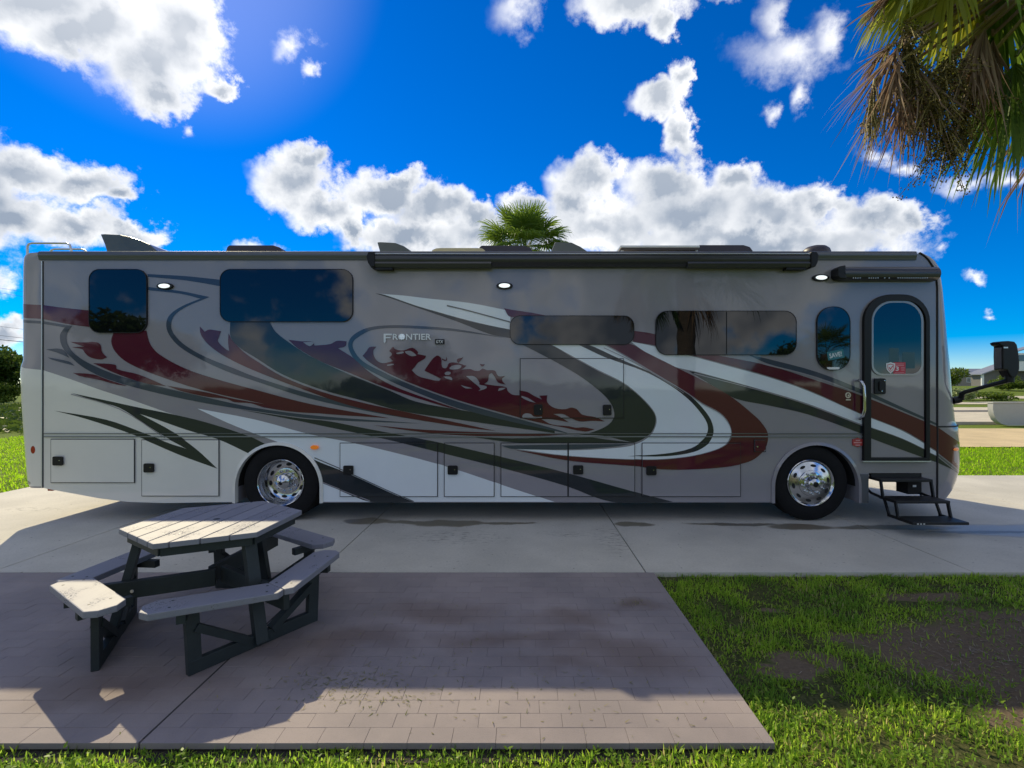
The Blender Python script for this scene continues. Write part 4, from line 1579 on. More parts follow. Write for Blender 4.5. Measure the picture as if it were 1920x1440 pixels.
# ------------------------------------------------------------------ writing and stickers
MB().sheet(text_tris('RONTIER', X(809) - X(737), Z(626) - Z(637.5), X(773), Z(631.7), bold=.02), TOP - .004).build('lettering', M_alu, RV)
fl = [[(720, 626), (736, 626), (735, 629), (724, 629), (724, 632), (733, 632), (733, 634.5), (724, 634.5), (724, 640), (722, 644), (720, 641)]]
for f_ in fl:
    MB().sheet(tri_poly(xz(f_)), TOP - .004).build('lettering', M_alu, RV)
MB().sheet(tri_poly(oval(754.5, 631.5, 5, 5.2)), TOP - .0046).build('emblem', mat('emblem_silver', (0.75, 0.80, 0.83), 0.2, 0.6, coat=1), RV)
gb = MB().slab(rrect(X(816), Z(645.5), X(833.5), Z(636), .004, 3), TOP - .005, TOP - .001).build('badge', M_seal, RV)
MB().sheet(text_tris('GTX', X(831.5) - X(818), Z(638) - Z(643.8), X(824.8), Z(640.8), bold=.01, shear=.25), TOP - .0058).build('lettering', M_alu, gb)
# window stickers
M_teal = mat('teal_sticker', (0.012, 0.16, 0.19), 0.4)
M_paper = mat('white_print', (0.75, 0.77, 0.77), 0.5)
M_redst = mat('red_sticker', (0.52, 0.03, 0.055), 0.4)
tl = R(11)


def rot_rect(cx, cy, w, h, a):
    c, s_ = math.cos(a), math.sin(a)
    return [(X(cx) + (x * c - z * s_) * D / F, Z(cy) + (x * s_ + z * c) * D / F) for x, z in ((-w / 2, -h / 2), (w / 2, -h / 2), (w / 2, h / 2), (-w / 2, h / 2))]


yw = TOP - .0085
sk = MB().slab(rot_rect(1565, 665.5, 31, 16, tl), yw - .001, yw).build('sticker', M_teal, RV)
tag(sk, 'teal sticker with white lettering in the narrow window')
MB().sheet(text_tris('SAVE!', 23.5 * D / F, 9 * D / F, X(1564.6), Z(665.6), tl, .015), yw - .0018).build('lettering', M_paper, sk)
MB().slab(rrect(X(1549), Z(692.8), X(1572), Z(688.5), .002, 2), yw - .001, yw).build('sticker', M_paper, RV)
yg = yd - .0022
M_note = mat('teal_notice', (0.03, 0.075, 0.08), 0.25)
for a in ((1663, 653, 1681, 690), (1688, 661, 1711, 691)):
    MB().slab(rrect(X(a[0]), Z(a[3]), X(a[2]), Z(a[1]), .002, 2), yg - .0006, yg).build('notice', M_note, RV)
yg -= .0006
rs = MB().slab(rrect(X(1671), Z(701.5), X(1693.5), Z(679.5), .004, 2), yg - .001, yg).build('sticker', M_redst, RV)
MB().sheet(text_tris('3', 6 * D / F, 8 * D / F, X(1678), Z(691.5), 0, .02), yg - .0018).build('lettering', M_paper, rs)
for (cx, cy, w, h) in ((1682, 682.6, 17, 1.6), (1682, 685.6, 17, 2.2), (1688.5, 690, 7, 2.2), (1688.5, 694, 6, 2.0), (1682, 698.8, 17, 1.2)):
    MB().slab(rrect(X(cx - w / 2), Z(cy + h / 2), X(cx + w / 2), Z(cy - h / 2), .001, 1), yg - .0016, yg - .0011).build('print_line', mat('faded_print', (0.62, 0.22, 0.25), 0.5), rs)


def shield(cx, cy, k):
    return [(X(cx + a * k), Z(cy + b * k)) for a, b in ((0, -11), (4, -9.3), (8.4, -8.6), (8.2, -1), (6.4, 4.5), (0, 10.5), (-6.4, 4.5), (-8.2, -1), (-8.4, -8.6), (-4, -9.3))]


sh = MB().slab(shield(1665.5, 690, 1.0), yg - .003, yg - .0019).build('sticker', M_paper, RV)
MB().sheet(tri_poly(shield(1665.5, 690, .72)), yg - .0036).build('shield_ring', M_redst, sh)
MB().sheet(tri_poly(shield(1665.5, 690, .60)), yg - .0042).build('shield_field', M_paper, sh)
MB().sheet(tri_poly(xz([(1661.5, 689), (1663, 688), (1665, 691), (1669, 685.5), (1670.3, 686.5), (1665.2, 694)])), yg - .0048).build('tick', M_redst, sh)
# red badge by the front wheel, cream emblem by the door
bd = MB().slab(xz([(1607, 820.5), (1611, 822.5), (1616, 823.5), (1616.2, 830), (1615.5, 835), (1611, 836), (1607, 838), (1603, 836), (1598, 835), (1597.5, 830), (1597.8, 823.5), (1603, 822.5)]), TOP - .003, -.0002).build('badge', mat('badge_red', (0.42, 0.03, 0.04), 0.35, coat=.6), RV)
for a_, b_, w_ in ((1606.8, 829.6, 15.0), (1606.8, 834.4, 9.0), (1606.8, 825.4, 8.0)):
    MB().sheet(tri_poly(rrect(X(a_ - w_ / 2), Z(b_ + 1.0), X(a_ + w_ / 2), Z(b_ - 1.0), .003, 2)), TOP - .0038).build('print_line', mat('badge_print', (0.62, 0.30, 0.30), 0.5), bd)
M_cream = mat('cream_print', (0.62, 0.56, 0.42), 0.45)
em = MB()
ring([(x, z) for x, z in oval(1589, 741, 5.0, 5.6)], [(x, z) for x, z in oval(1589, 741, 3.2, 3.6)], TOP - .004, -.0002, em)
em.sheet(tri_poly(oval(1589.3, 741.5, 1.6, 2.0, 12)), TOP - .004)
eo = em.build('emblem', M_cream, RV)
MB().box(X(1584.6), X(1593.8), TOP - .0035, TOP - .0008, Z(750.6), Z(748.4)).build('print_line', M_cream, eo)

# ------------------------------------------------------------------ wheels
def wheel(px, py, rear, far=False):
    cx, cz = X(px), Z(py)
    w = bpy.data.objects.new('wheel', None)
    link(w, RV)
    LOC[w.name] = (0, 0, 0)
    y0 = .012 if not far else BW - .012
    s_ = 1 if not far else -1
    rt = cz                                # tyre stands on the slab
    wd = .26 if not rear else .62
    tp = [(.287, .018), (.300, .004), (.325, -.004), (.36, -.008), (.40, -.006), (.44, .004), (.462, .016), (rt - .002, .045), (rt, .07), (rt, .09), (rt - .012, .093), (rt - .012, .101), (rt, .104), (rt, .15), (rt - .012, .153), (rt - .012, .162), (rt, .165), (rt, .21), (rt - .02, .235), (.40, .255), (.30, .24), (.287, .22)]
    MB().lathe([(a, s_ * b) for a, b in tp], (cx, y0, cz), n=72, close=True).build('tyre', M_tyre, w, smooth=35, recalc=True)
    if rear:
        MB().lathe([(a, s_ * (b + .33)) for a, b in tp], (cx, y0, cz), n=48, close=True).build('tyre', M_tyre, w, smooth=35, recalc=True)
    if far:
        return
    if rear:
        rp = [(.290, .02), (.292, .0), (.286, -.006), (.279, .0), (.272, .02), (.262, .045), (.248, .07), (.246, .12), (.240, .15), (.205, .165), (.165, .165), (.16, .16)]
        hub = [(.165, .158), (.160, .146), (.155, .145), (.10, .145), (.096, .14), (.09, .07), (.086, .05), (.078, .045), (.04, .025), (.0001, .018)]
        hz, nz, hr = .160, .143, .205
    else:
        rp = [(.290, .02), (.292, .0), (.286, -.006), (.279, -.002), (.272, .006), (.262, .016), (.245, .012), (.21, .0), (.175, -.010), (.160, -.014)]
        hub = [(.163, -.012), (.160, -.024), (.152, -.028), (.10, -.030), (.088, -.045), (.078, -.075), (.066, -.092), (.036, -.100), (.034, -.108), (.0001, -.108)]
        hz, nz, hr = .002, -.030, .218
    MB().lathe(rp, (cx, y0, cz), n=72).build('rim', M_chrome, w, smooth=30)
    MB().lathe(hub, (cx, y0, cz), n=60).build('hub', M_chrome, w, smooth=30)
    if not rear:
        MB().lathe([(.031, -.109), (.026, -.110), (.0001, -.110)], (cx, y0, cz), n=24).build('hub_cap', M_black, w, smooth=30)
    else:
        MB().lathe([(.026, .0225), (.02, .020), (.0001, .0165)], (cx - .01, y0, cz - .01), n=24).build('hub_cap', M_black, w, smooth=30)
    for k in range(10):
        a = 2 * math.pi * k / 10 + .17
        hx, hz_ = cx + hr * math.cos(a), cz + hr * math.sin(a)
        t = (-math.sin(a), math.cos(a))
        ol = []
        for q_ in range(14):
            b_ = 2 * math.pi * q_ / 14
            lx, lr = .033 * math.cos(b_), .017 * math.sin(b_)
            ol.append((hx + t[0] * lx + math.cos(a) * lr, hz_ + t[1] * lx + math.sin(a) * lr))
        MB().slab(ol, y0 + hz - .0065, y0 + hz + .003).build('hand_hole', M_seal, w)
        nx_, nz_ = cx + .128 * math.cos(a), cz + .128 * math.sin(a)
        MB().lathe([(.019, .0), (.017, -.006), (.013, -.008), (.0125, -.034), (.009, -.042), (.0001, -.044)], (nx_, y0 + nz, nz_), n=8).build('lug_nut', M_chrome, w, smooth=40)


wheel(525, 905.5, True)
wheel(1521.5, 906, False)
wheel(525, 905.5, True, True)
wheel(1521.5, 906, False, True)

# ------------------------------------------------------------------ steps
SX0, SX1 = 4.335, 4.965
stp = bpy.data.objects.new('entry_steps', None)
link(stp, RV)
LOC[stp.name] = (0, 0, 0)
for yf, zt, dep in ((-.18, .555, .24), (-.42, .352, .27), (-.66, .172, .27)):
    MB().box(SX0, SX1, yf, yf + dep, zt - .032, zt).build('tread', M_steel, stp, bevel=.006)
MB().box(SX0, SX1 - .03, -.02, .02, .54, Z(888)).build('riser', M_steel, stp)
for x_ in (SX0 + .012, SX1 - .012):
    MB().beam((x_, -.16, .545), (x_, -.20, .335), .018, .035, (0, 1, 0)).build('step_arm', M_steel, stp)
    MB().beam((x_, -.395, .34), (x_, -.44, .155), .018, .035, (0, 1, 0)).build('step_arm', M_steel, stp)
    MB().beam((x_, -.22, .33), (x_, -.30, .155), .018, .03, (0, 1, 0)).build('step_arm', M_steel, stp)
    MB().beam((x_, -.28, .155), (x_, -.62, .155), .018, .032, (0, 0, 1)).build('step_arm', M_steel, stp)
    MB().tube([(x_, .10, .50), (x_, .08, .40), (x_, .0, .355), (x_, -.2, .335)], .016, 6).build('step_arm', M_steel, stp, smooth=60)
MB().box(SX0 + .46, SX1 - .0, -.01, .18, .34, .60).build('step_motor', M_under, stp)
MB().box(SX0 + .52, SX0 + .56, -.016, -.0105, .43, .455).build('warning_label', M_paper, stp)
for k in range(3):
    MB().box(SX0 + .05 + .035 * k, SX0 + .07 + .035 * k, -.6605, -.658, .145, .160).build('reflector', M_alu, stp)
# body-coloured flap behind the front wheel
MB().box(X(1612), X(1627), TOP - .004, .03, Z(942), Z(889)).build('mud_flap', mat('flap_grey', (0.10, 0.105, 0.115), 0.4, coat=.4), RV)

# ------------------------------------------------------------------ mirror
mi = bpy.data.objects.new('side_mirror', None)
link(mi, RV)
LOC[mi.name] = (0, 0, 0)
m0 = cap_pt(752, .52, .0)
ya = -.22
pa_, pb_, pc_ = P(1802, 748, .10), P(1806, 738, .02), P(1893, 713, ya)
MB().tube([m0, P(1795, 750, .12), pa_], [.045, .045, .042], 10).build('mirror_mount', M_black, mi, smooth=50)
MB().tube([pa_, P(1804, 738, .06), P(1810, 735, .03), P(1850, 724, -.10), pc_], [.034, .03, .025, .023, .027], 10).build('mirror_arm', M_black, mi, smooth=60)
MB().tube([P(1893, 717, ya), P(1893, 704, ya)], .045, 12).build('mirror_pivot', M_black, mi, smooth=50)
hd = [(1865, 642.5), (1871, 640.5), (1884, 639.8), (1895, 641), (1899.5, 647), (1902, 660), (1904, 676), (1904, 692), (1901.5, 702), (1896, 708.5), (1889, 708), (1885, 702), (1880.5, 694), (1873.5, 693.5), (1872.5, 668), (1873, 649.5), (1868, 647.5)]
mb = MB()
mb.slab([(P(a, b, ya)[0], P(a, b, ya)[2]) for a, b in hd], ya - .05, ya + .07)
mb.build('mirror_housing', M_black, mi, bevel=.012)
MB().box(P(1873, 0, ya)[0] - .004, P(1873, 0, ya)[0] + .003, ya - .035, ya + .055, P(0, 691, ya)[2], P(0, 652, ya)[2]).build('mirror_glass', mat('mirror_glass', (0.05, 0.05, 0.06), 0.03, 0.0, 1.0, 2.2), mi)
MB().box(P(1874, 0, ya)[0], P(1882, 0, ya)[0], ya - .0525, ya - .049, P(0, 653.6, ya)[2], P(0, 651, ya)[2]).build('turn_lens', M_alu, mi)

# ------------------------------------------------------------------ on the roof
def RX(px, yd_):
    return (px - VX) / F * (D + yd_)


def RZ(py, yd_):
    return CH + (VY - py) / F * (D + yd_)


def vent(pts_, yc, w, back):
    """smoked vent hood: side profile in photo px at depth yc - w/2, open louvred end at the back"""
    y0 = yc - w / 2
    pr_ = [(RX(a, y0), RZ(b, y0)) for a, b in pts_]
    zb = Z(474) + .06
    pr_ = [(x, max(z, zb)) for x, z in pr_]
    o = MB().slab(pr_, y0, yc + w / 2).build('roof_vent', M_smoke, RV, bevel=.012)
    xs_ = [x for x, z in pr_]
    MB().box(min(xs_) + .1, max(xs_) - .03, y0 - .03, yc + w / 2 + .03, zb - .03, zb + .035).build('flange', M_rubroof, o)
    return o


vent([(188, 439), (196, 438.5), (225, 440), (244, 444), (262, 450), (280, 458), (298, 474), (202, 478), (196, 458)], .80, .55, -1)
vent([(707, 454), (714, 453.5), (741, 455), (757, 461), (776, 474), (714, 478)], .85, .5, -1)
vent([(1041, 453.5), (1072, 454.5), (1088, 462), (1106, 474), (1036, 478), (1034, 470)], .85, .5, -1)


def ac(x0, x1, ytop, yc, w, h_in=10):
    y0 = yc - w / 2
    ym = RZ(ytop, y0)
    zb = Z(474) + .07
    vs = []
    lv = [(x0 - 3, x1 + 6, zb), (x0 - 2, x1 + 5, zb + (ym - zb) * .45), (x0 + 1, x1 - 6, zb + (ym - zb) * .9), (x0 + 5, x1 - 18, ym), ]
    for a, b, z in lv:
        k = (z - zb) / (ym - zb) * .06
        vs += [(RX(a, y0), y0 + k, z), (RX(b, y0), y0 + k, z), (RX(b, y0), yc + w / 2 - k, z), (RX(a, y0), yc + w / 2 - k, z)]
    fs = [(0, 3, 2, 1), (12, 13, 14, 15)]
    for i in range(3):
        for j in range(4):
            fs.append((4 * i + j, 4 * i + (j + 1) % 4, 4 * i + 4 + (j + 1) % 4, 4 * i + 4 + j))
    o = MB().add(vs, fs).build('air_conditioner', M_ac, RV, recalc=True, bevel=.02)
    for k in range(9):
        px = x0 + 8 + k * 5.2
        MB().beam((RX(px, y0), y0 - .004 + .03, ym - .10), (RX(px, y0), y0 - .008, zb + .05), .012, .012, (0, 1, 0)).build('louvre', M_black, o)
    return o


ac(420, 526, 457, 1.25, .72)
ac(897, 1000, 457.5, 1.25, .72)
ac(1309, 1416, 456.5, 1.25, .72)
# beige lid, low dome, panel in its frame, ladder rails
y_ = .75
MB().slab([(RX(a, y_), RZ(b, y_)) for a, b in ((806, 476), (811, 468), (818, 465.2), (826, 464.6), (896, 464.6), (904, 465.5), (909, 469), (912, 476))], y_, y_ + .45).build('roof_lid', M_beige, RV, bevel=.01)
y_ = .8
fr_ = MB().box(RX(1163, y_), RX(1312, y_), y_, y_ + .9, RZ(464, y_), RZ(460, y_)).build('solar_panel', M_alu, RV, bevel=.004)
MB().box(RX(1166, y_), RX(1310, y_), y_ + .004, y_ + .89, RZ(464, y_) - .03, RZ(464, y_)).build('panel_back', M_solar, fr_)
for px in (1166, 1306):
    MB().box(RX(px, y_), RX(px + 4, y_), y_ + .03, y_ + .07, Z(474), RZ(462, y_)).build('panel_foot', M_alu, fr_)
MB().lathe([(.19, -.15), (.185, -.01), (.17, .03), (.13, .065), (.06, .085), (.0001, .09)], ((RX(1530, .9)), .9, RZ(472.5, .9)), axis='z', n=28).build('antenna_dome', M_ac, RV, smooth=60)
tb = MB()
for ylad, pts_ in ((.55, [(51.5, 486), (51.5, 462), (54, 457.5), (60, 456), (125, 456), (131, 459), (134, 470), (134, 480)]),):
    tb.tube([(RX(a, ylad) , ylad, RZ(b, ylad)) for a, b in pts_], .014, 8)
tb.build('ladder_rail', M_alu, RV, smooth=60)
MB().tube([(RX(a, .95), .95, RZ(b, .95)) for a, b in [(93, 476), (97, 468.5), (103, 467), (152, 467), (158, 468.5), (168, 478)]], .014, 8).build('ladder_rail', M_alu, RV, smooth=60)
# hitch and rear reflector under the tail
MB().box(X(74), X(84), .1, .16, Z(924), Z(917)).build('reflector', M_redl, RV, bevel=.01)


# ================================================================== PICNIC TABLE
def plank_mat():
    mt, n, l, b = new_mat('recycled_plank')
    vec = n.new('ShaderNodeTexCoord').outputs['Object']
    oi = n.new('ShaderNodeObjectInfo').outputs['Random']
    mp = n.new('ShaderNodeMapping')
    mp.inputs['Scale'].default_value = (30, 3, 30)
    l.new(vec, mp.inputs[0])
    c = nmix(n, l, nnoise(n, l, mp.outputs[0], 3, 6), (0.19, 0.193, 0.235), (0.25, 0.25, 0.285))
    hs = n.new('ShaderNodeHueSaturation')
    l.new(c, hs.inputs['Color'])
    l.new(nrange(n, l, oi, 0, 1, .93, 1.07), hs.inputs['Value'])
    wet = nrange(n, l, nnoise(n, l, vec, 110, 4, .6), .54, .60, 0.0, 1.0)
    patch = nrange(n, l, nnoise(n, l, vec, 5, 3), .47, .68, 0.0, 1.0)
    ml = n.new('ShaderNodeMath')
    ml.operation = 'MULTIPLY'
    l.new(wet, ml.inputs[0])
    l.new(patch, ml.inputs[1])
    c2 = nmix(n, l, ml.outputs[0], hs.outputs[0], (0.15, 0.15, 0.175))
    l.new(c2, b.inputs['Base Color'])
    l.new(nrange(n, l, ml.outputs[0], 0, 1, .55, .15), b.inputs['Roughness'])
    bp = n.new('ShaderNodeBump')
    bp.inputs['Strength'].default_value = 0.35
    bp.inputs['Distance'].default_value = 0.004
    l.new(ml.outputs[0], bp.inputs['Height'])
    l.new(bp.outputs[0], b.inputs['Normal'])
    return mt


M_plank = plank_mat()
M_frame = mat('dark_green_plastic_lumber', (0.018, 0.026, 0.028), 0.55, var=0.3, scale=6, bump=.15, bscale=40)
TX, TY = -2.177, -2.587
TB = thing('picnic_table', (TX, TY, 0), 'grey plank hexagonal picnic table with attached benches on the brick patio', 'picnic table')
A0 = R(25.75)


def pol(r, a, z=0.0):
    return (TX + r * math.cos(a), TY + r * math.sin(a), z)


def hex_clip(poly, ap, rot):
    for k in range(6):
        a = rot + R(30) + k * R(60)
        nx_, ny_ = math.cos(a), math.sin(a)
        out = []
        for i in range(len(poly)):
            p_, q_ = poly[i], poly[(i + 1) % len(poly)]
            da, db = ap - (p_[0] * nx_ + p_[1] * ny_), ap - (q_[0] * nx_ + q_[1] * ny_)
            if da >= 0:
                out.append(p_)
            if (da >= 0) != (db >= 0):
                t = da / (da - db)
                out.append((p_[0] + (q_[0] - p_[0]) * t, p_[1] + (q_[1] - p_[1]) * t))
        poly = out
    return poly


APT = .559 * math.cos(R(30))
pd = A0 + R(60)                          # planks run along two of the hexagon's sides
un = (math.cos(pd - R(90)), math.sin(pd - R(90)))
ud = (math.cos(pd), math.sin(pd))
NP = 7
wp_ = 2 * APT / NP
for k in range(NP):
    o0, o1 = -APT + k * wp_ + .0035, -APT + (k + 1) * wp_ - .0035
    rect = [(un[0] * a + ud[0] * b, un[1] * a + ud[1] * b) for a, b in ((o0, -1), (o1, -1), (o1, 1), (o0, 1))]
    poly = hex_clip(rect, APT, A0)
    poly = [p_ for i, p_ in enumerate(poly) if math.dist(p_, poly[i - 1]) > 1e-4]
    MB().prism([(TX + a, TY + b) for a, b in poly], .695, .73).build('table_plank', M_plank, TB, bevel=.005)
for k in range(6):
    a, b = A0 + k * R(60), A0 + (k + 1) * R(60)
    MB().beam(pol(.495, a, .665), pol(.495, b, .665), .035, .056).build('apron', M_frame, TB)
MB().lathe([(.022, 0), (.018, .0015), (.0001, .0015)], (TX, TY, .73), axis='z', n=16).build('umbrella_hole', M_frame, TB)
for s_ in (-.22, .22):
    c0 = (TX + ud[0] * s_, TY + ud[1] * s_)
    MB().beam((c0[0] - un[0] * .40, c0[1] - un[1] * .40, .675), (c0[0] + un[0] * .40, c0[1] + un[1] * .40, .675), .09, .036).build('batten', M_frame, TB)
# benches: three pairs of boards, joined at every second corner
RI, RO = .69, .92
for jt in (205.75, 325.75, 85.75):
    a = R(jt)
    for s_ in (-1, 1):
        # one side of the ring from the joint corner towards the open corner
        ji, jo = pol(RI, a), pol(RO, a)
        ei, eo = pol(RI, a + s_ * R(60)), pol(RO, a + s_ * R(60))
        dv = Vector((eo[0] - jo[0], eo[1] - jo[1]))
        L = dv.length
        dv /= L
        jo_v, ji_v = Vector(jo[:2]), Vector(ji[:2])
        nrm = Vector((-dv.y, dv.x))
        if nrm.dot(Vector((TX, TY)) - jo_v) < 0:
            nrm = -nrm
        wbd = (RO - RI) * math.cos(R(30))
        end = L - .17
        gapv = dv * .003
        pts_ = [jo_v + dv * .055 + gapv, jo_v + dv * (end - .05), jo_v + dv * end + nrm * .05, jo_v + dv * end + nrm * (wbd - .06), jo_v + dv * (end - .06) + nrm * wbd, ji_v + gapv, jo_v + (ji_v - jo_v) * .22 + gapv]
        MB().prism([(p_.x, p_.y) for p_ in pts_], .39, .43).build('bench_board', M_plank, TB, bevel=.006)
        # screws
        for q_ in (.12, end - .14):
            for w_ in (.05, wbd - .05):
                c_ = jo_v + dv * q_ + nrm * w_
                MB().lathe([(.008, 0), (.007, .001), (.0001, .001)], (c_.x, c_.y, .43), axis='z', n=8).build('screw', M_frame, TB)
        # post, cleat under the free end, brace
        fa = .375 * s_
        tx, ty = -math.sin(a), math.cos(a)
        base = Vector((TX + .57 * math.cos(a) + tx * fa, TY + .57 * math.sin(a) + ty * fa))
        topc = jo_v + dv * (end - .20) + nrm * (wbd * .5)
        MB().beam((base.x, base.y, 0.0), (topc.x * .35 + base.x * .65, topc.y * .35 + base.y * .65, .39), .042, .075, (tx, ty, 0)).build('bench_post', M_frame, TB, bevel=.004)
        c1, c2 = topc + nrm * .17, topc - nrm * .09
        MB().beam((c1.x, c1.y, .365), (c2.x, c2.y, .365), .045, .05).build('cleat', M_frame, TB)
        mid = Vector((TX + .57 * math.cos(a) + tx * fa * .22, TY + .57 * math.sin(a) + ty * fa * .22))
        MB().beam((base.x, base.y, .27), (mid.x, mid.y, .07), .045, .06, (math.cos(a), math.sin(a), 0)).build('brace', M_frame, TB)
    tx, ty = -math.sin(a), math.cos(a)
    g0 = (TX + .57 * math.cos(a) - tx * .40, TY + .57 * math.sin(a) - ty * .40, .04)
    g1 = (TX + .57 * math.cos(a) + tx * .40, TY + .57 * math.sin(a) + ty * .40, .04)
    MB().beam(g0, g1, .042, .08).build('ground_rail', M_frame, TB, bevel=.004)
    MB().beam(pol(.60, a, .02), pol(.44, a, .68), .05, .078, (tx, ty, 0)).build('table_leg', M_frame, TB, bevel=.004)
    off = .045
    p0 = (TX + tx * off, TY + ty * off, .332)
    p1 = (TX + .82 * math.cos(a) + tx * off, TY + .82 * math.sin(a) + ty * off, .332)
    MB().beam(p0, p1, .04, .115).build('radial_beam', M_frame, TB, bevel=.004)
    MB().lathe([(.012, 0), (.01, -.006), (.0001, -.006)], (TX + .47 * math.cos(a) + tx * .07, TY + .47 * math.sin(a) + ty * .07, .325), n=8).build('bolt', M_alu, TB)

# ================================================================== PALMS
def fan(origin, az, el, pet, blade, nseg, droop, r, fold=.5, spread=105, wmax=.034, curl=0.0):
    """one fan leaf: petiole, then pleated segments that fall at the tips"""
    up = np.array([0, 0, 1.0])
    t = np.array([math.cos(az) * math.cos(el), math.sin(az) * math.cos(el), math.sin(el)])
    o = np.array(origin, float)
    n_ = 6
    pts_ = []
    for i in range(n_):
        k = i / (n_ - 1)
        pts_.append(o + t * pet * k - up * pet * .18 * droop * k * k)
    tt = pts_[-1] - pts_[-2]
    tt /= np.linalg.norm(tt)
    E = pts_[-1]
    sidev = np.cross(tt, up)
    if np.linalg.norm(sidev) < .1:
        sidev = np.array([1.0, 0, 0])
    sidev /= np.linalg.norm(sidev)
    nrm = np.cross(sidev, tt)
    V, T = [], []
    sv = sidev * .009
    for i, p_ in enumerate(pts_):
        V += [p_ - sv, p_ + sv, p_ + nrm * .008]
    for i in range(n_ - 1):
        a = 3 * i
        for q0, q1 in ((0, 1), (1, 2), (2, 0)):
            T += [(a + q0, a + q1, a + 3 + q1), (a + q0, a + 3 + q1, a + 3 + q0)]
    for s_ in range(nseg):
        th = math.radians(-spread + 2 * spread * s_ / (nseg - 1)) + r.normal(0, .02)
        d = tt * math.cos(th) + sidev * math.sin(th) + nrm * (.30 * fold * abs(math.sin(th)))
        d /= np.linalg.norm(d)
        start = E + tt * .10 * math.cos(th) * blade
        L = blade * (.70 + .30 * math.cos(th * .8)) * r.uniform(.88, 1.06)
        cs = np.cross(d, nrm)
        cs /= np.linalg.norm(cs) + 1e-9
        tilt = (.6 if s_ % 2 else -.6) + r.normal(0, .2)
        wv = cs * math.cos(tilt) + nrm * math.sin(tilt)
        k0 = len(V)
        dd = droop * r.uniform(.7, 1.3)
        cv = r.normal(0, 1, 3) * curl
        for kk, w in ((0, .25), (.28, 1.0), (.55, .85), (.8, .5)):
            c_ = start + d * L * kk * (1 - .12 * dd * kk) - up * L * dd * (.75 * kk ** 2.3) + cv * L * kk * kk
            V += [c_ - wv * wmax * w / 2, c_ + wv * wmax * w / 2]
        V.append(start + d * L * (1 - .25 * dd) - up * L * dd * .85 + cv * L)
        for i in range(3):
            a = k0 + 2 * i
            T += [(a, a + 1, a + 3), (a, a + 3, a + 2)]
        T.append((k0 + 6, k0 + 7, k0 + 8))
    return V, T


M_frond = leafy('palm_frond', (0.07, 0.14, 0.018), (0.15, 0.24, 0.028), 0.45, 0.35, 'object')
M_frond_lit = leafy('palm_frond_lit', (0.19, 0.25, 0.02), (0.28, 0.30, 0.035), 0.5, 0.4, 'object')  # lit copy of the frond: sun shining through is put into the yellow-green
M_dead = leafy('dead_frond', (0.16, 0.10, 0.06), (0.36, 0.26, 0.16), 0.3, 0.75)
M_trunk = mat('palm_trunk', (0.13, 0.105, 0.085), 0.9, var=0.4, scale=9, bump=.8, bscale=16, stretch=(1, 1, 3))
M_fruit = leafy('palm_fruit', (0.04, 0.035, 0.012), (0.26, 0.20, 0.05), 0.1, 0.5)
M_stalk = mat('fruit_stalk', (0.24, 0.19, 0.05), 0.7)


def palm_trunk(x, y, h, r0, parent, seed):
    r = np.random.default_rng(seed)
    n_, m_ = 14, 22
    vs, fs = [], []
    for i in range(m_ + 1):
        z = -.1 + (h + .1) * i / m_
        rr = r0 * (1.12 - .12 * i / m_) * (1 + .05 * (i % 2)) * (1.0 if i else 1.25)
        for j in range(n_):
            a = 2 * math.pi * j / n_
            q_ = rr * (1 + r.normal(0, .035))
            vs.append((x + q_ * math.cos(a), y + q_ * math.sin(a), z))
    fs = [(i * n_ + j, i * n_ + (j + 1) % n_, (i + 1) * n_ + (j + 1) % n_, (i + 1) * n_ + j) for i in range(m_) for j in range(n_)]
    fs.append(tuple(m_ * n_ + j for j in range(n_)))
    MB().add(vs, fs).build('trunk', M_trunk, parent, smooth=50)


def palm(x, y, h, r0, label, seed, nleaf=26, pet=.85, blade=.85, nseg=34, dead=6, group=None):
    r = np.random.default_rng(seed)
    root = thing('palm_tree', (x, y, 0), label, 'palm tree', group)
    palm_trunk(x, y, h, r0, root, seed + 1)
    for k in range(nleaf):
        az = 2.39996 * k + r.normal(0, .2)
        q_ = k / nleaf
        el = math.radians(82 - 105 * q_ + r.normal(0, 6))
        V, T = fan((x, y, h - .02 + r.uniform(-.1, .12)), az, el, pet * r.uniform(.85, 1.15), blade * r.uniform(.85, 1.1), nseg, .25 + .5 * q_, r)
        np_mesh('leaf', V, T, M_frond, root)
    for k in range(dead):
        az = 2.39996 * k + r.normal(0, .4)
        V, T = fan((x, y, h - .12), az, math.radians(-58 + r.normal(0, 10)), pet * .7, blade * .8, nseg // 2, .9, r, 1.2, 80, .03, .12)
        np_mesh('dead_leaf', V, T, M_dead, root)
    return root


# the palm that leans into the top right corner of the picture, its trunk beyond the edge
NPX, NPY, NPZ = 3.22, -3.52, 4.02
r = np.random.default_rng(5)
near = thing('palm_tree', (NPX, NPY, 0), 'near cabbage palm with drooping green and brown fronds and fruit overhanging the lawn', 'palm tree')
palm_trunk(NPX, NPY, NPZ - .1, .16, near, 6)
def Q(px, py, d):
    return np.array([(px - VX) / F * d, d - D, CH - (py - VY) / F * d])


def hung(name, hub, axis, blade, nseg, droop, mt, spread, wmax, curl=0.0, fold=.5):
    """a leaf whose hub hangs at a given place, its petiole running back to the crown"""
    ax = np.array(axis, float)
    ax /= np.linalg.norm(ax)
    az_, el_ = math.atan2(ax[1], ax[0]), math.asin(ax[2])
    V, T = fan(hub - ax * .03, az_, el_, .03, blade, nseg, droop, r, fold, spread, wmax, curl)
    o = np_mesh(name, V, T, mt, near)
    c0 = np.array([NPX, NPY, NPZ])
    mid = (c0 + hub) / 2 + np.array([0, 0, .10])
    return o, MB().tube([tuple(c0), tuple(mid), tuple(hub)], [.016, .012, .009], 6)


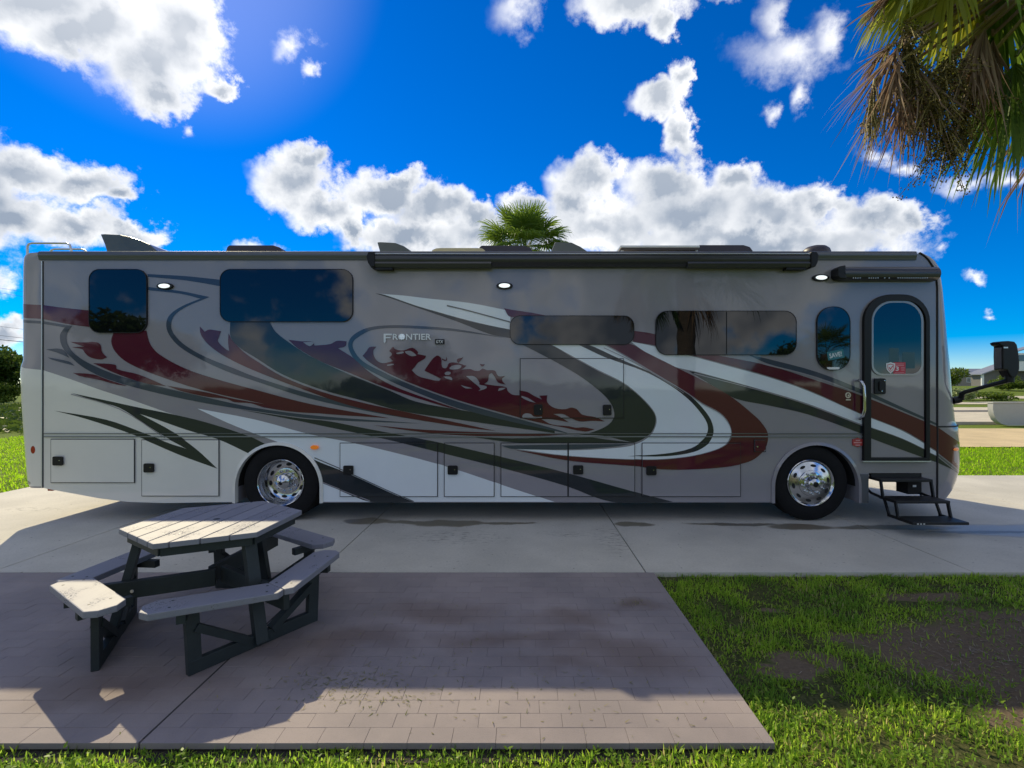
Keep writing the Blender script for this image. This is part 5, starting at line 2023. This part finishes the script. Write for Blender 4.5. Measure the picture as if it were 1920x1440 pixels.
M_pet = mat('palm_petiole', (0.14, 0.16, 0.05), 0.5, var=.2)
green = [  # hub px, py, distance, axis, blade, spread, material
    (1785, -75, 2.60, (-.35, -.1, -1), .50, 66, M_frond_lit), (1815, -60, 2.72, (-.05, .1, -1), .48, 58, M_frond_lit), (1740, -85, 2.66, (-.6, 0, -.8), .46, 56, M_frond_lit), (1725, -60, 2.8, (-.9, .1, -.45), .34, 50, M_frond),
    (1905, 105, 2.55, (-.12, 0, -1), .55, 46, M_frond), (1940, 100, 2.48, (.1, -.1, -1), .52, 52, M_frond), (1880, -30, 2.7, (.1, .2, -1), .58, 70, M_frond), (1865, 60, 2.75, (-.1, .2, -1), .42, 50, M_frond),
    (1960, -20, 2.5, (.4, -.2, -1), .6, 75, M_frond), (1860, -120, 2.45, (.1, -.5, -1), .5, 80, M_frond), (1980, 120, 2.6, (.5, .1, -1), .55, 60, M_frond), (1930, -90, 2.9, (.1, .6, -.8), .6, 80, M_frond)]
for px, py, d, ax, bl, spd, mt in green:
    o, tb = hung('leaf', Q(px, py, d), ax, bl, 34, .35, mt, spd, .031)
    tb.build('petiole', M_pet, near, smooth=60)
for k in range(18):
    az = -95 + 190 * k / 18 + r.normal(0, 6)
    V, T = fan((NPX, NPY, NPZ), R(az), R(74 - 95 * ((k * .618) % 1)), .9, .85, 36, .5, r, wmax=.028)
    np_mesh('leaf', V, T, M_frond, near)
for k in range(6):
    V, T = fan((NPX, NPY, NPZ + .1), R(120 + 26 * k), R(68 - 5 * (k % 3)), .8, .7, 34, .25, r, wmax=.03)
    np_mesh('leaf', V, T, M_frond, near)
brown = [(1688, 80, 2.60, (-.55, 0, -.8), .34, 36), (1696, 84, 2.58, (-.28, .1, -1), .44, 32), (1708, 100, 2.64, (-.06, -.1, -1), .44, 28), (1690, 70, 2.70, (-.85, .1, -.55), .26, 32), (1720, 110, 2.72, (-.15, .2, -1), .38, 28),
         (1735, 150, 2.66, (-.05, 0, -1), .30, 24), (1848, 40, 2.50, (-.10, 0, -1), .40, 24), (1832, 55, 2.56, (-.15, 0, -1), .34, 22), (1862, 65, 2.62, (.05, 0, -1), .30, 20), (1690, -20, 2.7, (-1, 0, -.5), .24, 34)]
for px, py, d, ax, bl, spd in brown:
    o, tb = hung('dead_leaf', Q(px, py, d), ax, bl, 40, .4, M_dead, spd, .013, .22, .9)
    tb.build('petiole', M_dead, near, smooth=60)
for az in (20, 80, -50):
    V, T = fan((NPX, NPY, NPZ - .1), R(az), R(-58), .5, .55, 30, 1.0, r, 1.2, 75, .02, .14)
    np_mesh('dead_leaf', V, T, M_dead, near)


def fruit_cluster(p0, p1, wid, n_fruit, seed):
    r = np.random.default_rng(seed)
    p0, p1 = np.array(p0), np.array(p1)
    tb = MB()
    tb.tube([(NPX, NPY, NPZ - .05), tuple((np.array((NPX, NPY, NPZ)) + p0) / 2 + np.array((0, 0, .12))), tuple(p0), tuple((p0 + p1) / 2), tuple(p1)], [.014, .012, .009, .006, .003], 6)
    V, T = [], []
    F8 = [(0, 2, 4), (2, 1, 4), (1, 3, 4), (3, 0, 4), (2, 0, 5), (1, 2, 5), (3, 1, 5), (0, 3, 5)]
    for k in range(70):
        q_ = r.random()
        b0 = p0 + (p1 - p0) * q_ * .9
        off = r.normal(0, 1, 3) * np.array([wid, wid, wid * .5])
        b1 = b0 + off + np.array([0, 0, -.10 - .14 * r.random()])
        tb.tube([tuple(b0), tuple((b0 + b1) / 2 + np.array([0, 0, .02])), tuple(b1)], .0018, 3, False)
        for j in range(n_fruit // 70):
            c_ = b0 + (b1 - b0) * r.random() + r.normal(0, .016, 3)
            s_ = r.uniform(.0035, .0058)
            k0 = len(V)
            V += [c_ + np.array(a) * s_ for a in ((1, 0, 0), (-1, 0, 0), (0, 1, 0), (0, -1, 0), (0, 0, 1.1), (0, 0, -1.1))]
            T += [(k0 + a, k0 + b, k0 + c) for a, b, c in F8]
    st = tb.build('fruit_stalk', M_stalk, near)
    tag(np_mesh('fruit', V, T, M_fruit, st), kind='stuff')


for (ax_, ay_, bx_, by_, d_, w_, k_) in ((1745, 140, 1785, 300, 2.58, .075, 2600), (1700, 40, 1712, 165, 2.62, .075, 1900), (1790, 90, 1745, 200, 2.55, .085, 2400), (1815, 150, 1800, 250, 2.64, .065, 1700), (1640, 150, 1628, 225, 2.6, .03, 140)):
    fruit_cluster(Q(ax_, ay_, d_), Q(bx_, by_, d_), w_, k_, 41 + ax_)

palm(.08, 7.9, 5.5, .17, 'green fan palm whose crown rises behind the motorhome roof', 51, 52, .80, .86, 34, 3)
palm(12.6, -14.2, 3.0, .2, 'fan palm standing on the lawn behind the viewer, mirrored in the narrow window', 52, 26, .8, .8, 22, 4)
palm(96.5, 78, 4.4, .18, 'small distant palm in front of the grey house wall', 53, 18, .8, .9, 12, 3)


# ================================================================== TREES AND SHRUBS
def leaf_cloud(blobs, n_leaf, size, seed):
    r = np.random.default_rng(seed)
    vol = np.array([b[3] * b[4] * b[5] for b in blobs])
    pick = r.choice(len(blobs), n_leaf, p=vol / vol.sum())
    B = np.array(blobs)[pick]
    u_ = r.normal(0, 1, (n_leaf, 3))
    u_ /= np.linalg.norm(u_, axis=1)[:, None]
    rad = r.random(n_leaf) ** .4 * (1 + r.normal(0, .06, n_leaf))
    c_ = B[:, :3] + u_ * rad[:, None] * B[:, 3:6]
    a = r.normal(0, 1, (n_leaf, 3))
    a /= np.linalg.norm(a, axis=1)[:, None]
    b = np.cross(a, r.normal(0, 1, (n_leaf, 3)))
    b /= np.linalg.norm(b, axis=1)[:, None]
    s_ = size * r.uniform(.6, 1.4, n_leaf)[:, None]
    V = np.stack([c_ - a * s_ * .5, c_ + b * s_ * .28, c_ + a * s_ * .5, c_ - b * s_ * .28], 1)
    k = np.arange(n_leaf)[:, None, None] * 4
    T = np.array([[0, 1, 2], [0, 2, 3]])[None] + k
    return V, T


M_leafA = leafy('tree_leaf', (0.030, 0.065, 0.012), (0.075, 0.125, 0.02), 0.35, 0.5)
M_leafB = leafy('shrub_leaf', (0.05, 0.10, 0.012), (0.13, 0.19, 0.025), 0.4, 0.45)
M_bark = mat('bark', (0.09, 0.07, 0.055), 0.9, var=0.35, scale=8, bump=.6, bscale=20)


def tree(name, x, y, h, w, label, seed, n_leaf=5000, size=.3, z0=None, mt=M_leafA, trunk=True, cat='tree', group=None, depth=None):
    r = np.random.default_rng(seed)
    g0 = float(ground_h(x, y)) if z0 is None else z0
    root = thing(name, (x, y, g0), label, cat, group)
    dp = depth or w
    blobs = []
    for k in range(11):
        a = r.uniform(0, 6.28)
        q_ = r.uniform(.15, .62)
        zc = g0 + h * (r.uniform(.38, .82) if trunk else r.uniform(.25, .75))
        s_ = r.uniform(.26, .42)
        blobs.append((x + math.cos(a) * q_ * w / 2, y + math.sin(a) * q_ * dp / 2, zc, w * s_ * .62, dp * s_ * .62, min(h * s_ * .55, (g0 + h - zc) * 1.0 + .05)))
    if trunk:
        tb = MB()
        tb.tube([(x, y, g0 - .1), (x + r.normal(0, .1), y, g0 + h * .25), (x + r.normal(0, .2), y, g0 + h * .5)], [h * .03, h * .024, h * .015], 8)
        for b in blobs[:7]:
            tb.tube([(x, y, g0 + h * .28), ((x + b[0]) / 2, (y + b[1]) / 2, g0 + h * .42), (b[0], b[1], b[2])], [h * .014, h * .010, h * .005], 6)
        tb.build('trunk', M_bark, root, smooth=60)
    V, T = leaf_cloud(blobs, n_leaf, size, seed + 3)
    np_mesh('crown', V, T, mt, root)
    return root


tree('shade_tree', -49.5, 39.5, 5.6, 6.5, 'leafy green tree at the far left beyond the lawn', 61, 7000, .34)
tree('shade_tree', -44.5, 41.0, 4.9, 5.5, 'lower leafy tree beside the rear corner of the motorhome', 62, 6000, .34)
tree('shade_tree', -57, 46, 6.3, 8, 'tall tree at the left edge of the picture, behind the lawn', 63, 6000, .38)
tree('shrub', -46.5, 37.4, 2.2, 5.0, 'flowering green shrub below the trees at far left', 64, 4500, .24, mt=M_leafB, trunk=False, cat='shrub')
tree('shrub', -52, 37.8, 2.4, 5.0, 'rounded dark shrub at the left edge beyond the lawn', 65, 4000, .26, trunk=False, cat='shrub')
tree('shrub', -40.5, 38.4, 2.6, 5.0, 'dense shrub partly hidden behind the rear of the motorhome', 66, 4000, .26, trunk=False, cat='shrub')
def shade_bed():  # dark leaves added to stand in for tree shade on the far lawn
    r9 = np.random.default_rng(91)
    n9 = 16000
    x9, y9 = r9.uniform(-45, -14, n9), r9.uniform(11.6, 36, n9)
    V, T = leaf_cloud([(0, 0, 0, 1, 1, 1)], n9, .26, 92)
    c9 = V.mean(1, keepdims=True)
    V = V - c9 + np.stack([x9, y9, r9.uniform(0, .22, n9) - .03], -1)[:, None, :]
    tag(np_mesh('shade_leaves', V, T, M_leafA), 'dark leaves standing in for tree shade between the bright lawn and the far path', 'shade stand-in', kind='stuff')


shade_bed()
# to the right, between the mirror and the nose
tree('shrub', 55.5, 58, 3.4, 5.0, 'bright green rounded tree next to the nose of the motorhome', 67, 4500, .26, mt=M_leafB, trunk=True, cat='shrub')
tree('shrub', 43.2, 42, 1.7, 2.6, 'pale broad-leaved bush under the mirror arm', 68, 1200, .30, mt=leafy('broad_leaf', (0.15, 0.22, 0.06), (0.34, 0.40, 0.2), .35, .4), trunk=False, cat='shrub')
tree('shrub', 48, 45, 1.0, 6.0, 'low hedge in front of the far houses', 69, 2500, .22, mt=M_leafB, trunk=False, cat='shrub')
tree('shrub', 72.5, 66, 2.9, 6.0, 'dark green bush to the right of the mirror', 70, 4500, .26, mt=M_leafB, trunk=False, cat='shrub')
# seen only as reflections in the coach's windows and paint
tree('shade_tree', -25, -26, 7.0, 9, 'tree behind the viewer mirrored in the rear window', 71, 3500, .45)
tree('shade_tree', 19.5, -30, 5.2, 6, 'small tree behind the viewer mirrored at the end of the long window', 72, 2500, .4)
tree('shade_tree', -9, -38, 6.4, 8, 'round tree added behind the viewer to be mirrored low in the middle of the coach', 76, 2500, .45)  # added out of view to give the paint more to reflect
tree('hedge', -2, -34, 2.6, 30, 'long dark hedge far behind the viewer, mirrored in the paint', 73, 7000, .4, trunk=False, cat='hedge', depth=3)

# ================================================================== FAR RIGHT: HOUSES, LOW WALL
M_wallg = mat('house_wall_grey', (0.17, 0.165, 0.155), 0.85, var=0.08)
M_wallb = mat('house_wall_beige', (0.30, 0.27, 0.22), 0.85, var=0.08)
M_hroof = mat('metal_roof', (0.22, 0.235, 0.27), 0.45, 0.1, var=0.06, scale=2)
M_trimw = mat('white_trim', (0.78, 0.80, 0.78), 0.5)
M_hglass = mat('house_glass', (0.03, 0.05, 0.07), 0.08, 0, 0, 1.6)


def gp(px, py, d):
    return ((px - VX) / F * d, CH + (VY - py) / F * d)


H1 = thing('house', (117, 126, 1.7), 'long low beige house with a flat-ridged grey roof between the nose and the mirror', 'house')
d1 = 126.0
xa, ze = gp(1782, 704.5, d1)
xb, _ = gp(1872, 704.5, d1)
zr = gp(0, 690, d1)[1]
MB().box(xa, xb, d1 - D, d1 - D + 10, 1.5, ze).build('wall', M_wallb, H1)
vs = [(xa - .6, d1 - D - .6, ze), (xb + .6, d1 - D - .6, ze), (xb + .6, d1 - D + 10.6, ze), (xa - .6, d1 - D + 10.6, ze), (xa - .6, d1 - D + 5, zr), (xb + .6, d1 - D + 5, zr)]
MB().add(vs, [(0, 1, 5, 4), (2, 3, 4, 5), (1, 2, 5), (3, 0, 4), (3, 2, 1, 0)]).build('roof', M_hroof, H1, recalc=True)
for a, b in ((1812, 1820), (1828, 1836)):
    x0, z0 = gp(a, 717, d1)
    x1, z1 = gp(b, 708, d1)
    o = MB().box(x0, x1, d1 - D - .06, d1 - D - .005, z0, z1).build('window', M_trimw, H1)
    MB().box(x0 + .12, x1 - .12, d1 - D - .08, d1 - D - .055, z0 + .12, z1 - .12).build('pane', M_hglass, o)

H2 = thing('house', (99, 95, 1.7), 'two-storey grey house with a sloping metal roof behind the side mirror', 'house')
d2 = 100.0
yw_ = d2 - D
x0, zt_ = gp(1841, 702, d2)
x1, _ = gp(1879, 702, d2)
MB().box(x0, x0 + 26, yw_, yw_ + 2.4, 1.5, zt_).build('wall', M_wallg, H2)
MB().box(x1 - .25, x1 + .05, yw_ - .3, yw_ - .003, 1.5, zt_).build('porch_post', M_trimw, H2)
MB().box(gp(1839, 0, d2)[0], gp(1843, 0, d2)[0], yw_ - .25, yw_ - .003, 1.6, zt_).build('porch_post', M_trimw, H2)
xr_, zr_ = gp(1960, 656, d2)
rp_ = [(x0 - .7, zt_ - .1), (x0 - .7, zt_ + .12), (xr_, zr_), (x0 + 27, zt_ + .12), (x0 + 27, zt_ - .1), (xr_, zr_ - .3)]
MB().slab(rp_, yw_ - .8, yw_ + 2.8).build('roof', M_hroof, H2)
MB().slab([(x0, zt_ - .02), (x0 + 26, zt_ - .02), (xr_, zr_ - .32)], yw_ + .02, yw_ + 2.3).build('gable', M_wallg, H2)
ux, uz0 = gp(1898, 684, d2 - 3)
uz1 = gp(0, 662, d2 - 3)[1]
MB().box(ux, ux + 14, yw_ - 3, yw_ - 1.2, uz0 - 1.2, uz1).build('upper_storey', M_trimw, H2)
MB().slab([(ux - .7, uz1), (ux + 7, uz1 + 2.2), (ux + 14.7, uz1), (ux + 14.7, uz1 - .15), (ux + 7, uz1 + 2.0), (ux - .7, uz1 - .15)], yw_ - 3.4, yw_ - 1.0).build('roof', M_hroof, H2)
for a, b in ((1900.5, 1904), (1907, 1921), (1924, 1938)):
    w0, wz0 = gp(a, 677, d2 - 3)
    w1, wz1 = gp(b, 665.5, d2 - 3)
    o = MB().box(w0, w1, yw_ - 3.08, yw_ - 3.003, wz0, wz1).build('window', M_hglass, H2)
    MB().box(w0 - .12, w0, yw_ - 3.1, yw_ - 3.004, wz0, wz1).build('frame', M_trimw, o)

M_tub = mat('pale_smooth_concrete', (0.42, 0.42, 0.39), 0.6, var=0.05)
wl_ = thing('low_wall', (23.5, 15.0, 0), 'low pale grey wall with a rounded lower corner beside the road at the right edge', 'wall')
dwl = 21.0
prw = []
for a, b in ((1862, 756), (1925, 755), (1990, 755), (1990, 798), (1890, 798), (1878, 795), (1869, 788), (1864, 778), (1862, 768)):
    x_, z_ = gp(a, b, dwl)
    prw.append((x_, max(z_, -.04)))
MB().slab(prw, dwl - D, dwl - D + .25).build('wall_block', M_tub, wl_, smooth=35)
MB().box(prw[0][0] - .03, prw[2][0], dwl - D - .03, dwl - D + .28, prw[0][1] + .002, prw[0][1] + .05).build('coping', M_tub, wl_, bevel=.015)

# power lines at the far left
M_wire = mat('cable', (0.02, 0.02, 0.022), 0.6)
M_pole = mat('utility_pole_wood', (0.12, 0.09, 0.07), 0.9, var=0.3, scale=6)
dw = 66.0
for k, (xp, nm) in enumerate(((-92, 'utility pole left of the picture carrying the power lines'), (-6, 'utility pole hidden behind the motorhome carrying the power lines'))):
    up_ = thing('utility_pole', (xp, dw - D, 0), nm, 'utility pole', 'utility poles')
    MB().tube([(xp, dw - D, -.2), (xp, dw - D, 15.5)], [.19, .13], 10).build('shaft', M_pole, up_, smooth=60)
    MB().box(xp - .08, xp + .08, dw - D - 1.2, dw - D + 1.2, 14.2, 14.4).build('crossarm', M_pole, up_)
for py0, py1, rr, nm in ((540, 548, .016, 'topmost thin power line at the far left'), (549, 557, .016, 'second thin power line from the top at the far left'), (612, 618, .018, 'third power line down at the far left'), (629, 634.5, .022, 'fourth power line down at the far left'), (637, 641.5, .04, 'lowest and thickest power line at the far left')):
    za, zb_ = CH + (VY - py0) / F * dw, CH + (VY - py1) / F * dw
    xa_, xb_ = (0 - VX) / F * dw, (48 - VX) / F * dw
    sl = (zb_ - za) / (xb_ - xa_)
    pts_ = []
    for i in range(17):
        x_ = -92 + 86 * i / 16
        pts_.append((x_, dw - D, za + sl * (x_ - xa_) + .00035 * (x_ - xa_) * (x_ - xb_)))
    o = MB().tube(pts_, rr, 5).build('power_line', M_wire)
    tag(o, nm, 'cable', 'power lines')
